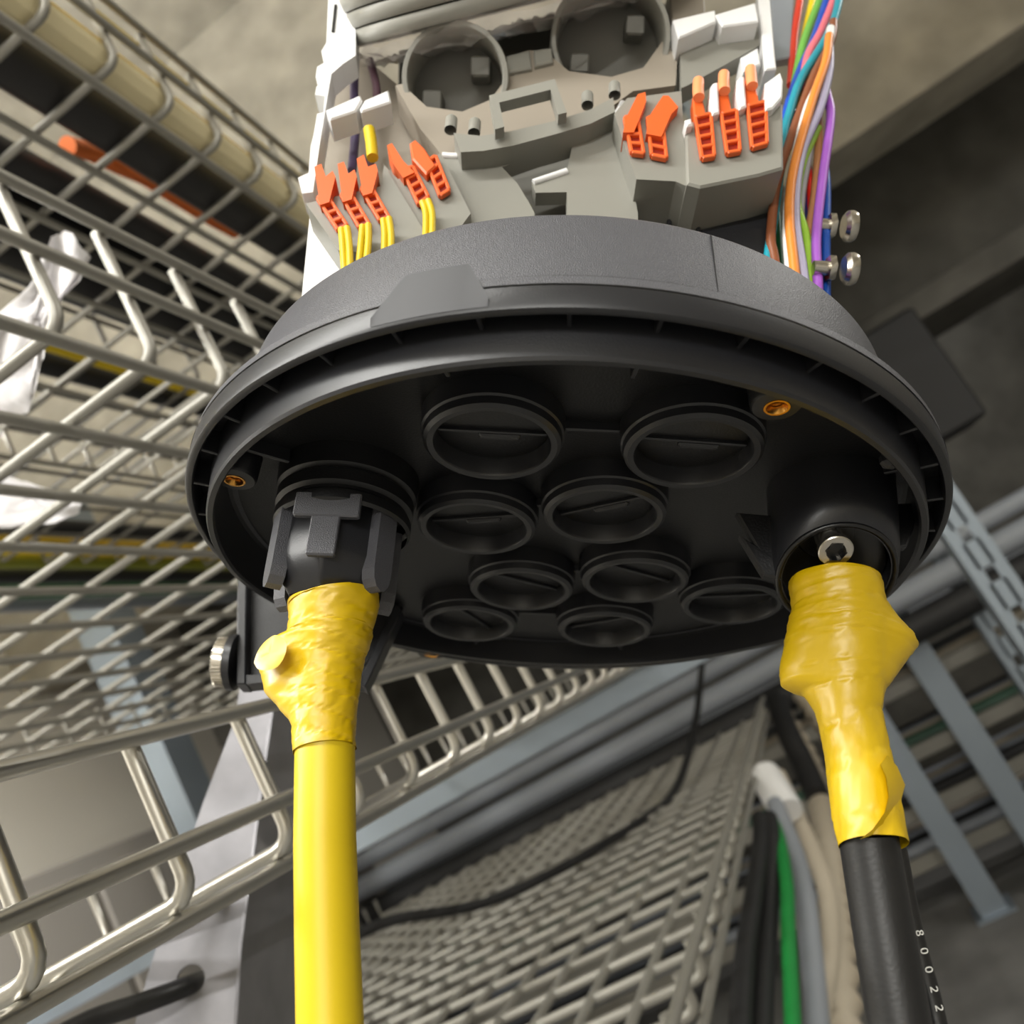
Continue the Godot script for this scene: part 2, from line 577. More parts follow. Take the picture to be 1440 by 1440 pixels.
func paper(label: String, outline: Array) -> void:
	# a crumpled sheet: the outline filled from its middle, with thickness
	var m := Vector3.ZERO
	for p in outline:
		m += p
	m /= outline.size()
	var nrm := (m - EYE).normalized()
	var rim := []
	for i in outline.size():
		var a: Vector3 = outline[i]
		var b: Vector3 = outline[(i + 1) % outline.size()]
		for k in 6:
			rim.append(a.lerp(b, k / 6.0) + (m - a).normalized() * rng.randf_range(-0.0012, 0.0012))
	var rings_f := []
	var rings_b := []
	for lv in [1.0, 0.8, 0.6, 0.4, 0.2, 0.04]:
		var ring := []
		var back := []
		for k in rim.size():
			var p: Vector3 = m.lerp(rim[k], lv)
			var fold: float = 0.006 * sin(k * 0.55 + lv * 7.0) * lv + 0.004 * sin(k * 0.23 - lv * 11.0)
			ring.append(p + nrm * fold - m)
			back.append(p + nrm * (fold + 0.0006) - m)
		rings_f.append(ring)
		rings_b.append(back)
	var g := Geo.new()
	g.loft(rings_f, false, true)
	g.loft(rings_b, false, true)
	g.loft([rings_f[0], rings_b[0]], false, false)
	solo("paper_scrap", g, M.paper, label, "paper", Transform3D(Basis.IDENTITY, m), "paper scraps in the empty tray")


# ---------------------------------------------------------------- what stands farther off
func strut(label: String, x: float, z: float, y0: float, y1: float, w: float, holes: bool, m: Material) -> void:
	var t := thing("strut_channel", label, "strut", Transform3D(Basis.IDENTITY, Vector3(x, y0, z)), "upright strut channels")
	var g := Geo.new()
	var h := y1 - y0
	box(g, Vector3(-w / 2 + 0.0015, h / 2, -w / 2), Vector3(0.003, h, w))
	box(g, Vector3(w / 2 - 0.0015, h / 2, -w / 2), Vector3(0.003, h, w))
	if not holes:
		box(g, Vector3(0, h / 2, 0), Vector3(w, h, 0.003))
		part("web", g, m, t)
	else:
		box(g, Vector3(-w * 0.325, h / 2, 0), Vector3(w * 0.35, h, 0.003))
		box(g, Vector3(w * 0.325, h / 2, 0), Vector3(w * 0.35, h, 0.003))
		var n := int(h / (w * 1.25))
		for k in n + 1:                                          # the webs between the slots
			box(g, Vector3(0, h * k / n, 0), Vector3(w * 0.5, w * 0.82, 0.003))
		part("slotted_web", g, m, t)
	g = Geo.new()
	box(g, Vector3(0, 0.004, -w / 2), Vector3(w * 1.5, 0.008, w * 1.6))
	part("foot_plate", g, m, t)


func far_racks() -> void:
	var y := EYE.y
	# long cable ladders running left to right behind the closure, at the far end of the aisle
	var levels := [-0.36, -0.52, -0.73, -0.9, -1.05]
	for i in levels.size():
		var lv: float = levels[i]
		var name_of: String = ["highest", "second", "middle", "fourth", "lowest"][i]
		var t := thing("cable_ladder", "long grey cable ladder across the end of the aisle, %s of five" % name_of, "cable tray", Transform3D(Basis.IDENTITY, Vector3(0, y + lv, -3.36)), "cable ladders across the aisle end")
		for dz in [0.0, -0.35]:
			var g := Geo.new()
			box(g, Vector3(0, 0.025, dz), Vector3(4.6, 0.05, 0.02), Basis.IDENTITY, 0.003)
			part("side_rail", g, M.zinc_dark, t)
		for k in 16:
			var g := Geo.new()
			box(g, Vector3(-2.25 + k * 0.3, 0.012, -0.175), Vector3(0.03, 0.016, 0.34))
			part("rung", g, M.zinc_dark, t)
		for k in 4:
			var names := ["grey", "black", "green", "white"]
			var pick: int = [0, 1, 0, 3][(k + i * 3) % 4]
			if i == 2 and k == 0:
				pick = 2
			run("ladder_cable", [Vector3(-2.3, y + lv + 0.044, -3.43 - k * 0.07), Vector3(0, y + lv + 0.046, -3.435 - k * 0.07), Vector3(2.3, y + lv + 0.044, -3.43 - k * 0.07)], 0.024, [M.grey_cable, M.dark, M.dull_green, M.hose][pick],
				"%s cable on the %s cable ladder, %s from the front rail" % [names[pick], name_of, ["first", "second", "third", "fourth"][k]], "cable", "cables on the far ladders", 10, 4)
	strut("upright strut whose foot stands on the grey floor right of the black cable", -0.035, -3.2, 0.0, 2.5, 0.085, false, M.galv)
	strut("plain upright strut right of the one with its foot in view", 0.195, -3.2, 0.0, 2.5, 0.085, false, M.galv)
	strut("slotted upright strut at the right edge of the view", 0.34, -2.1, 0.0, 2.5, 0.075, true, M.galv)
	strut("smaller slotted upright strut just right of the flange", 0.43, -3.15, 0.0, 2.5, 0.08, true, M.galv)
	strut("pale upright strut at the far left behind the mesh", -1.78, -2.15, 0.0, 2.5, 0.12, false, M.galv)
	# the bracket rail under the eye-level tray
	var t := thing("cantilever_channel", "blue-grey galvanised support arm under the eye-level tray", "bracket", Transform3D(Basis.IDENTITY, Vector3(-0.2, y - 0.085, -1.6)))
	var g := Geo.new()
	box(g, Vector3(-0.98, 0.056, 0), Vector3(1.96, 0.042, 0.003), Basis.IDENTITY, 0.001)
	box(g, Vector3(-0.98, 0.0745, -0.025), Vector3(1.96, 0.004, 0.05), Basis.IDENTITY, 0.001)
	box(g, Vector3(-0.98, 0.037, -0.025), Vector3(1.96, 0.004, 0.05), Basis.IDENTITY, 0.001)
	part("channel", g, M.galv, t)
	var cab := thing("metal_cabinet", "grey-brown metal cabinet by the left wall, seen through the eye-level tray", "cabinet", Transform3D(Basis.IDENTITY, Vector3(-2.2, 0, -2.0)))
	g = Geo.new()
	box(g, Vector3(0, 0.74, 0), Vector3(0.44, 1.48, 2.6), Basis.IDENTITY, 0.006)
	part("body", g, M.cabinet, cab)
	for k in 4:
		g = Geo.new()
		box(g, Vector3(0.226, 0.76, -0.975 + 0.65 * k), Vector3(0.016, 1.34, 0.62), Basis.IDENTITY, 0.004)
		var door := part("cabinet_door", g, M.cabinet, cab)
		g = Geo.new()
		box(g, Vector3(0.245, 0.85, -0.72 + 0.65 * k), Vector3(0.02, 0.14, 0.02), Basis.IDENTITY, 0.004)
		part("door_handle", g, M.galv, door)
	# pipe and dark duct below the far beam
	run("ceiling_pipe", [Vector3(-2.4, y + 1.2, -3.35), Vector3(0, y + 1.2, -3.35), Vector3(2.6, y + 1.2, -3.35)], 0.022, M.galv, "grey pipe running along the dark far beam under the ceiling", "pipe", "", 10, 3)
	g = Geo.new()
	box(g, Vector3.ZERO, Vector3(0.28, 0.42, 0.3), Basis.IDENTITY, 0.01)
	solo("equipment_box", g, M.dark, "black equipment box in shade beyond the right side of the flange", "box", Transform3D(Basis.IDENTITY, Vector3(0.62, y + 0.36, -3.25)))
	# cables hanging slack to the right of the lowest tray
	run("green_cable", [Vector3(-0.24524, 0.87548, -1.59229), Vector3(-0.23609, 0.86286, -1.4921), Vector3(-0.23348, 0.84351, -1.33928), Vector3(-0.2417, 0.82448, -1.23641), Vector3(-0.2525, 0.79872, -1.13443), Vector3(-0.26115, 0.77766, -1.03191)], 0.0095, M.green, "bright green cable hanging beside the lowest tray", "cable")
	run("grey_pipe", [Vector3(-0.24318, 0.87246, -1.69864), Vector3(-0.23558, 0.81911, -1.55461), Vector3(-0.2314, 0.79885, -1.40237), Vector3(-0.24188, 0.76924, -1.30132), Vector3(-0.2491, 0.75055, -1.19862), Vector3(-0.25264, 0.74254, -1.09438)], 0.015, M.grey_cable, "smooth grey conduit right of the green cable", "conduit")
	run("beige_hose", [Vector3(-0.23806, 0.87681, -1.90925), Vector3(-0.2298, 0.81988, -1.76618), Vector3(-0.22154, 0.77256, -1.62096), Vector3(-0.2238, 0.74047, -1.52243), Vector3(-0.24149, 0.71925, -1.39676), Vector3(-0.26232, 0.70423, -1.31104), Vector3(-0.28151, 0.69888, -1.2025)], 0.015, M.hose, "beige flexible hose right of the grey conduit", "hose")
	run("white_pipe_end", [Vector3(-0.24709, 0.90765, -1.79502), Vector3(-0.23562, 0.86222, -1.72377), Vector3(-0.23433, 0.84976, -1.70583)], 0.03, M.white, "white pipe end above the green cable", "pipe")
	var hang := [[Vector3(-0.2532, 0.89564, -1.5333), Vector3(-0.25621, 0.88128, -1.46217), Vector3(-0.27466, 0.85684, -1.29497), Vector3(-0.2925, 0.83607, -1.16917), Vector3(-0.30841, 0.80503, -1.01457)], [Vector3(-0.24322, 0.88364, -1.55939), Vector3(-0.2446, 0.86824, -1.46784), Vector3(-0.26713, 0.83015, -1.30273), Vector3(-0.28139, 0.80951, -1.17775), Vector3(-0.29586, 0.78568, -1.04292)], [Vector3(-0.22751, 0.93153, -2.63579), Vector3(-0.23277, 0.86185, -2.49237), Vector3(-0.23213, 0.78898, -2.40366), Vector3(-0.23349, 0.7255, -2.31237)]]
	for k in 3:
		run("black_hanging_cable", hang[k], [0.013, 0.013, 0.03][k], M.dark, ["black cable hanging at the edge of the lowest tray, next to its rail", "black cable hanging just left of the green cable", "thick black cable end above the white pipe end"][k], "cable", "black cables beside the lowest tray")
	for k in 2:
		var path: Array = [Vector3(-0.24756, 0.89146, -2.7452), Vector3(-0.23279, 0.78593, -2.56196), Vector3(-0.23604, 0.7128, -2.3672), Vector3(-0.24825, 0.66681, -2.16423), Vector3(-0.27324, 0.61359, -2.01245), Vector3(-0.30293, 0.55119, -1.86161), Vector3(-0.3439, 0.47978, -1.65751)]
		var moved := []
		for p in path:
			moved.append(p + Vector3(0.085 * k, 0.0, -0.06 * k))
		ribbed("grey corrugated hose hanging behind the black cable, %s one" % ["left", "right"][k], moved, 0.034)
	run("sagging_cable", [Vector3(-0.79917, 1.06108, -1.209), Vector3(-0.76355, 1.04695, -1.2732), Vector3(-0.69308, 0.99122, -1.40758), Vector3(-0.60288, 0.95637, -1.59455), Vector3(-0.51597, 0.93073, -1.83127), Vector3(-0.44726, 0.93759, -1.95122), Vector3(-0.39084, 1.00371, -2.16016), Vector3(-0.34674, 1.08521, -2.36273), Vector3(-0.27494, 1.20555, -2.458)], 0.0085, M.dark, "black cord sagging above the lowest tray", "cable")
	# conduits clipped along the front of the far struts
	for k in 3:
		var h: float = y - [0.13, 0.215, 0.315][k]
		run("wall_conduit", [Vector3(-2.42, h, -3.08), Vector3(0, h, -3.08), Vector3(2.62, h, -3.08)], [0.03, 0.04, 0.05][k], [M.grey_cable, M.grey_cable, M.dark][k], "%s running left to right across the far struts, %s of three" % [["thin grey conduit", "thicker grey conduit", "thick black conduit"][k], ["highest", "middle", "lowest"][k]], "conduit", "conduits across the far struts", 14, 4)


func ribbed(label: String, pts: Array, r: float) -> void:
	var path := smooth_path(pts, 8)
	var g := Geo.new()
	var o: Vector3 = path[-1]
	var rings := []
	var t: Vector3 = (path[1] - path[0]).normalized()
	var u := t.cross(Vector3.RIGHT).normalized()
	for i in path.size():
		var d: Vector3 = (path[min(i + 1, path.size() - 1)] - path[max(i - 1, 0)]).normalized()
		u = (u - d * u.dot(d)).normalized()
		rings.append(circle(path[i] - o, u, d.cross(u), r * (1.0 if i % 2 == 0 else 0.6), 14))
	g.loft(rings)
	solo("corrugated_hose", g, M.hose, label, "hose", Transform3D(Basis.IDENTITY, o), "corrugated hoses")


# ---------------------------------------------------------------- the closure's black base
func closure() -> void:
	var t := thing("closure_base", "round black plastic closure base with ring ports, seen from below", "closure", CL)
	var g := Geo.new()
	lathe(g, [Vector2(0.1105, 0.009), Vector2(0.1142, 0.0095), Vector2(0.1136, 0.02), Vector2(0.1122, 0.0425), Vector2(0.1116, 0.0435), Vector2(0.1085, 0.0435), Vector2(0.1080, 0.0425), Vector2(0.1105, 0.013)], 160)
	part("collar", g, M.black_textured, t, "grained upright collar")
	g = Geo.new()
	bar(g, Vector3(0.0349, 0.0125, 0.1083), Vector3(0.0346, 0.0425, 0.10685), 0.0003, 0.0004, Vector3(0, 0, 1))
	part("mould_seam", g, M.black_smooth, t)
	g = Geo.new()                                                # the outer lip
	lathe(g, [Vector2(0.1222, 0.0085), Vector2(0.1222, 0.001), Vector2(0.1228, 0.0), Vector2(0.1240, 0.0), Vector2(0.1247, 0.0004), Vector2(0.12505, 0.0014), Vector2(0.1251, 0.0066), Vector2(0.1248, 0.0070), Vector2(0.12455, 0.0095), Vector2(0.1238, 0.0103), Vector2(0.112, 0.0105)], 180)
	part("flange_lip", g, M.black_smooth, t)
	g = Geo.new()
	lathe(g, [Vector2(0.1252, 0.0072), Vector2(0.1249, 0.0098)], 180)
	part("grained_band", g, M.black_textured, t)
	g = Geo.new()                                                # smooth tab moulded on the lip
	var top := []
	var foot := []
	var top_in := []
	var n := 28
	for k in n + 1:
		var a := lerpf(-0.412, -0.176, float(k) / n)
		var h := 0.0147
		if a < -0.346:
			h = lerpf(0.0035, 0.0147, (a + 0.412) / 0.066)
		elif a > -0.218:
			h = lerpf(0.0147, 0.0035, (a + 0.218) / 0.042)
		foot.append(Vector3(0.12508 * sin(a), 0.0012, 0.12508 * cos(a)))
		top.append(Vector3(0.1256 * sin(a), h, 0.1256 * cos(a)))
		top_in.append(Vector3(0.1238 * sin(a), h, 0.1238 * cos(a)))
	g.loft([foot, top], false, false, false)
	g.loft([top, top_in], false, false, false)
	part("label_tab", g, M.black_satin, t, "smooth trapezoid tab on the rim")
	g = Geo.new()                                                # inner ring, a little deeper at the viewer's side
	var prof := [Vector2(0.1135, 0.013), Vector2(0.1142, -0.0072), Vector2(0.1148, -0.0081), Vector2(0.1164, -0.0081), Vector2(0.1170, -0.0072), Vector2(0.1182, 0.009)]
	var rings := []
	for p in prof:
		var ring := []
		for k in 160:
			var a := TAU * k / 160.0
			var q := Vector3(p.x * cos(a), p.y, -p.x * sin(a))
			if q.y < 0.0:
				q.y *= clampf(inverse_lerp(-0.125, -0.01, q.z), 0.0, 1.0) * 0.98 + 0.02
			ring.append(q)
		rings.append(ring)
	for i in rings.size() - 1:
		g.loft([rings[i], rings[i + 1]], false, false)
	part("inner_ring", g, M.black_smooth, t)
	g = Geo.new()
	lathe(g, [Vector2(0.0001, 0.0118), Vector2(0.124, 0.0108), Vector2(0.124, 0.0098), Vector2(0.1235, 0.0085), Vector2(0.114, 0.0085), Vector2(0.112, 0.0095), Vector2(0.0001, 0.0095)], 128)
	part("under_plate", g, M.black, t)
	var rib_angles := spaced(-81.9, 10.05, 36)
	for deg in rib_angles:                                       # radial ribs of the channel between lip and ring
		var a := deg_to_rad(deg)
		var d := Vector3(sin(a), 0, cos(a))
		g = Geo.new()
		bar(g, d * 0.1165 + Vector3(0, 0.005, 0), d * 0.1232 + Vector3(0, 0.005, 0), 0.0011, 0.0085, Vector3.UP, 0.0003)
		part("channel_rib", g, M.black_smooth, t)
	for s in [[-62.0, 0.07], [-20.0, 0.075], [9.0, 0.072], [62.0, 0.08], [118.0, 0.074], [163.0, 0.07], [-118.0, 0.085], [-163.0, 0.076]]:      # ribs under the plate
		var a := deg_to_rad(s[0])
		var d := Vector3(sin(a), 0, cos(a))
		g = Geo.new()
		bar(g, d * float(s[1] + 0.022) + Vector3(0, 0.0075, 0), d * 0.1145 + Vector3(0, 0.0075, 0), 0.0014, 0.005, Vector3.UP, 0.0003)
		part("plate_rib", g, M.black_smooth, t)
	for px in [Vector3(-0.06888, -0.006, 0.0896), Vector3(-0.04401, -0.006, 0.10302), Vector3(-0.02126, -0.006, 0.10923), Vector3(0.00709, -0.006, 0.11282), Vector3(0.08979, -0.006, 0.0691)]:
		g = Geo.new()
		var d: Vector3 = Vector3(px.x, 0, px.z).normalized()
		bar(g, d * 0.1095 + Vector3(0, -0.0015, 0), d * 0.1148 + Vector3(0, -0.0015, 0), 0.005, 0.005, Vector3.UP, 0.0015)
		part("ring_nub", g, M.black_smooth, t)
	# the blanked ports
	var ports := [Vector2(-0.0221, 0.0667), Vector2(0.0349, 0.0653), Vector2(0.0133, 0.0264), Vector2(-0.0283, 0.0148), Vector2(0.0291, -0.0235), Vector2(-0.0129, -0.0352), Vector2(-0.0343, -0.0728), Vector2(0.0224, -0.0736), Vector2(0.06905, -0.04221)]
	var turns := [2.0, 4.0, -28.0, -12.0, 28.0, 28.0, 60.0, -30.0, -12.0]
	for k in ports.size():
		var at := Vector3(ports[k].x, 0, ports[k].y)
		g = Geo.new()
		lathe(g, [Vector2(0.0162, 0.011), Vector2(0.0164, 0.0007), Vector2(0.0168, 0.0001), Vector2(0.0185, -0.0001), Vector2(0.0196, 0.0008), Vector2(0.0199, 0.003), Vector2(0.0205, 0.0035), Vector2(0.0208, 0.0105)], 56, at)
		var ring := part("port_ring", g, M.black_smooth, t)
		g = Geo.new()
		lathe(g, [Vector2(0.0001, 0.0085), Vector2(0.0163, 0.0085), Vector2(0.0163, 0.006), Vector2(0.0150, 0.0055), Vector2(0.0001, 0.0055)], 40, at)
		part("blank_disc", g, M.black, ring)
		g = Geo.new()
		var a := deg_to_rad(turns[k])
		var d := Vector3(cos(a), 0, -sin(a))
		bar(g, at + d * -0.0158 + Vector3(0, 0.005, 0), at + d * 0.0158 + Vector3(0, 0.005, 0), 0.0012, 0.0018, Vector3.UP, 0.0004)
		if k < 4:
			var side := Vector3(d.z, 0, -d.x)
			bar(g, at + d * -0.004 + side * 0.001 + Vector3(0, 0.0045, 0), at + d * 0.008 + side * 0.001 + Vector3(0, 0.0045, 0), 0.0022, 0.0024, Vector3.UP, 0.0006)
		part("tear_ridge", g, M.black_smooth, ring)
	# ribs joining port to port
	for link in [[0, 1], [2, 3], [4, 5], [6, 7]]:
		g = Geo.new()
		var a := Vector3(ports[link[0]].x, 0.0085, ports[link[0]].y)
		var b := Vector3(ports[link[1]].x, 0.0085, ports[link[1]].y)
		var d := (b - a).normalized()
		bar(g, a + d * 0.0205, b - d * 0.0205, 0.0012, 0.004, Vector3.UP, 0.0003)
		part("plate_rib", g, M.black_smooth, t)
	# brass inserts
	for at in [Vector3(-0.10235, 0.001, 0.04162), Vector3(0.05232, 0.001, 0.08899), Vector3(-0.05335, 0.001, -0.11183)]:
		g = Geo.new()
		lathe(g, [Vector2(0.0030, 0.0018), Vector2(0.0031, -0.0004), Vector2(0.0036, -0.0007), Vector2(0.0062, -0.0004), Vector2(0.0068, 0.0005), Vector2(0.0072, 0.0105)], 32, at)
		var boss := part("insert_boss", g, M.black_smooth, t)
		g = Geo.new()
		lathe(g, [Vector2(0.0018, 0.006), Vector2(0.0019, 0.0032), Vector2(0.0022, 0.0026), Vector2(0.0019, 0.002), Vector2(0.0022, 0.0014), Vector2(0.0019, 0.0008), Vector2(0.0023, -0.0002), Vector2(0.0028, -0.0009), Vector2(0.0034, -0.0009), Vector2(0.0035, 0.001)], 28, at)
		part("brass_insert", g, M.brass, boss, "threaded brass insert")
		g = Geo.new()
		lathe(g, [Vector2(0.0001, 0.0042), Vector2(0.0019, 0.0042)], 20, at)
		part("insert_bottom", g, M.rubber, boss)
	cable_boss(t)
	# mounting foot hanging from the far rim, with its knurled thumb screw
	var foot_xf := Transform3D(Basis.IDENTITY, Vector3.ZERO)
	g = Geo.new()
	prism(g, [Vector2(-0.13894, 0.03509), Vector2(-0.12854, -0.02729), Vector2(-0.11308, -0.02456), Vector2(-0.07642, -0.02524), Vector2(-0.0774, -0.01703), Vector2(-0.06519, 0.00342), Vector2(-0.06195, 0.01743), Vector2(-0.0639, 0.03805)], -0.081, -0.078, foot_xf, 0.0005)
	part("mounting_foot", g, M.black, t)
	g = Geo.new()
	prism(g, [Vector2(-0.13745, 0.03187), Vector2(-0.12648, -0.02978), Vector2(-0.12276, -0.02963), Vector2(-0.13342, 0.03203)], -0.081, -0.070, foot_xf, 0.0005)
	prism(g, [Vector2(-0.12668, -0.02562), Vector2(-0.12648, -0.02978), Vector2(-0.1096, -0.02733), Vector2(-0.07553, -0.02777), Vector2(-0.07603, -0.02363)], -0.081, -0.071, foot_xf, 0.0005)
	prism(g, [Vector2(-0.0662, 0.00807), Vector2(-0.06293, 0.00561), Vector2(-0.07454, -0.02887), Vector2(-0.0777, -0.02662)], -0.081, -0.071, foot_xf, 0.0005)
	part("foot_flange", g, M.black_smooth, t)
	var kn: Vector3 = Vector3(-0.13366, -0.01939, -0.074)
	g = Geo.new()
	lathe(g, [Vector2(0.0001, 0.0), Vector2(0.0085, 0.0002), Vector2(0.0098, 0.0012), Vector2(0.0098, 0.0052), Vector2(0.009, 0.0058), Vector2(0.0001, 0.0058)], 48, kn + Vector3(-0.0042, 0, 0), Vector3.UP, Vector3(0, 0, 1).rotated(Vector3.UP, 0.0))
	for k in 44:
		var a := TAU * k / 44
		var d := Vector3(0, cos(a), sin(a))
		bar(g, kn + Vector3(-0.0032, 0, 0) + d * 0.0099, kn + Vector3(0.0008, 0, 0) + d * 0.0099, 0.0006, 0.0006, d)
	part("thumb_screw", g, M.steel, t, "knurled steel thumb screw")
	g = Geo.new()
	lathe(g, [Vector2(0.0001, 0.0), Vector2(0.0115, 0.0), Vector2(0.0115, 0.0028), Vector2(0.0001, 0.003)], 40, kn + Vector3(0.0018, 0, 0), Vector3.UP, Vector3(0, 0, 1))
	part("screw_washer", g, M.black_smooth, t)


func cable_boss(t: Node3D) -> void:
	# the raised mouth on the right, turned towards the viewer
	var a: Vector3 = Vector3(0.0842, 0.0115, 0.0345)
	var m: Vector3 = Vector3(0.08128, -0.022, 0.03639)
	var outer := []
	var inner := []
	for k in 9:
		var q := k / 8.0
		var c := a.lerp(m, q)
		var tilt := deg_to_rad(33.0) * q * q
		var dir := Vector3(0, -cos(tilt), sin(tilt))
		var u := Vector3.RIGHT
		var v := dir.cross(u).normalized()
		var r := lerpf(0.0195, 0.0187, q)
		if k == 8:
			r -= 0.0006
		outer.append(circle(c, u, v, r, 48))
		inner.append(circle(c, u, v, r - 0.0022, 48))
	var g := Geo.new()
	g.loft(outer, false, false)
	g.loft([outer[8], inner[8]], false, false)
	inner.reverse()
	g.loft(inner, false, true)
	var boss := part("cable_boss", g, M.black_smooth, t)
	var dir := Vector3(0, -cos(deg_to_rad(33.0)), sin(deg_to_rad(33.0)))
	var v := dir.cross(Vector3.RIGHT).normalized()
	g = Geo.new()
	g.loft([circle(m + dir * -0.0062, Vector3.RIGHT, v, 0.0166, 40), circle(m + dir * -0.0050, Vector3.RIGHT, v, 0.0160, 40)], true, true)
	part("mouth_plate", g, M.rubber, boss)
	g = Geo.new()                                                # raised sealing bead round the mouth
	var bead := []
	for k in 49:
		var w := TAU * k / 48
		bead.append(m + dir * 0.0002 + (Vector3.RIGHT * cos(w) + v * sin(w)) * 0.0172)
	tube(g, bead, 0.0009, 8)
	part("mouth_bead", g, M.rubber, boss)
	for side in [[Vector2(0.05342, -0.00159), Vector2(0.0639, -0.00218), Vector2(0.06569, -0.0061), Vector2(0.06402, -0.01827), Vector2(0.05992, -0.01653)], [Vector2(0.05366, -0.00943), Vector2(0.06197, -0.015), Vector2(0.06518, -0.01778), Vector2(0.06499, -0.02398), Vector2(0.05994, -0.02276)], [Vector2(0.10021, 0.00329), Vector2(0.11049, 0.0042), Vector2(0.10757, -0.00494), Vector2(0.1043, -0.01142), Vector2(0.09982, -0.01256), Vector2(0.0977, -0.00974)]]:
		g = Geo.new()
		prism(g, side, 0.033, 0.036)
		part("boss_gusset", g, M.black, boss)
	# hexagon socket screw standing out of the mouth
	var s: Vector3 = Vector3(0.07696, -0.02144, 0.05032)
	var back := -dir
	g = Geo.new()
	lathe(g, [Vector2(0.0026, -0.0022), Vector2(0.0028, 0.0), Vector2(0.0047, 0.0), Vector2(0.0050, -0.0003), Vector2(0.0051, -0.0016), Vector2(0.0042, -0.0022), Vector2(0.0040, -0.009)], 36, s, Vector3.RIGHT, v)
	part("socket_screw", g, M.steel, boss, "steel hexagon socket screw")
	g = Geo.new()
	var hexa := []
	var hexb := []
	for k in 6:
		var w := TAU * k / 6
		hexa.append(s + dir * 0.0004 + (Vector3.RIGHT * cos(w) + v * sin(w)) * 0.0031)
		hexb.append(s + back * 0.0016 + (Vector3.RIGHT * cos(w) + v * sin(w)) * 0.0029)
	g.loft([hexa, hexb], false, true)
	part("hex_socket", g, M.rubber, boss)
	g = Geo.new()
	lathe(g, [Vector2(0.0001, 0.0), Vector2(0.0082, 0.0), Vector2(0.0088, -0.0012), Vector2(0.0088, -0.003)], 32, s + back * 0.0105, Vector3.RIGHT, v)
	part("screw_sleeve", g, M.rubber, boss)


# ---------------------------------------------------------------- glands, tape and cables
func wrapped(list: Array, base_depth: float, axis_hint: Vector3, wrinkle: float, seed_n: int, power: float, per: int, fwd := 0.25) -> Array:
	# rings of a taped lump: list rows are [centre, half width, bump to the left, bump to the right]
	var noise := FastNoiseLite.new()
	noise.seed = seed_n
	noise.frequency = 1.0
	var rings := []
	var n := 72
	var rows := []
	for i in list.size() - 1:
		for k in per:
			var q := float(k) / per
			var row := []
			for j in 4:
				row.append(lerp(list[i][j] * 1.0, list[i + 1][j] * 1.0, smoothstep(0.0, 1.0, q) * 0.5 + q * 0.5))
			rows.append(row)
	rows.append(list[-1])
	for i in rows.size():
		var d: Vector3 = (rows[min(i + 3, rows.size() - 1)][0] - rows[max(i - 3, 0)][0]).normalized()
		var u: Vector3 = (axis_hint - d * axis_hint.dot(d)).normalized()
		var v := d.cross(u).normalized()
		var ring := []
		var hw: float = rows[i][1]
		for k in n:
			var a := TAU * k / n
			var left := Vector2(cos(a - PI), sin(a - PI)).dot(Vector2(cos(fwd), sin(fwd)))
			var right := Vector2(cos(a), sin(a)).dot(Vector2(cos(-fwd), sin(-fwd)))
			var r := hw * (1.0 if base_depth <= 0.0 else lerpf(1.0, base_depth / hw, absf(sin(a))))
			r += rows[i][2] * pow(maxf(left, 0.0), power) + rows[i][3] * pow(maxf(right, 0.0), power)
			# wraps of tape run round on a slant, one over the other
			var wrap := fposmod(float(i) / per * 0.55 + 0.35 * sin(a + seed_n) + 0.1 * a, 1.0)
			r += 0.0004 * (1.0 - smoothstep(0.86, 1.0, wrap))
			var wr := noise.get_noise_3d(cos(a) * 1.6, i * 0.11 / per * 5.0, sin(a) * 1.6)
			var fine := noise.get_noise_3d(cos(a + i * 0.05) * 1.2 + 9.0, i * 0.9 / per * 4.0 + sin(a) * 2.0, sin(a) * 1.2)
			r += wrinkle * wr + wrinkle * 0.12 * fine
			ring.append(rows[i][0] + (u * cos(a) + v * sin(a)) * r)
		rings.append(ring)
	return rings


func flap(parent: Node3D, pts: Array, thick: float, toward: Vector3) -> void:
	# a loose end of tape: a curved strip between pairs of points
	var g := Geo.new()
	var front := []
	var back := []
	for pr in pts:
		front.append([pr[0], (pr[0] + pr[1]) / 2.0 + toward * 0.0006, pr[1]])
		back.append([pr[0] - toward * thick, (pr[0] + pr[1]) / 2.0 + toward * (0.0006 - thick), pr[1] - toward * thick])
	g.loft(front, false, false, false)
	g.loft(back, false, false, false)
	part("tape_flap", g, M.tape, parent, "loose crumpled end of yellow tape")


func patch(parent: Node3D, outline: Array) -> void:
	# a rounded loose end of tape lying on the lump, slightly domed, with thickness
	var m := Vector3.ZERO
	for p in outline:
		m += p
	m /= outline.size()
	var rim := smooth_path(outline + [outline[0]], 4)
	rim.pop_back()
	var n: Vector3 = ((outline[0] - m) as Vector3).cross(outline[3] - m).normalized()
	if n.z < 0.0:
		n = -n
	var g := Geo.new()
	var rings := []
	for lv in [1.0, 0.85, 0.6, 0.3, 0.03]:
		var ring := []
		for p in rim:
			ring.append(m.lerp(p, lv) + n * (0.0004 * (1.0 - lv * lv * lv)))
		rings.append(ring)
	g.loft(rings, true, true)
	part("tape_flap", g, M.tape, parent, "loose rounded end of yellow tape")


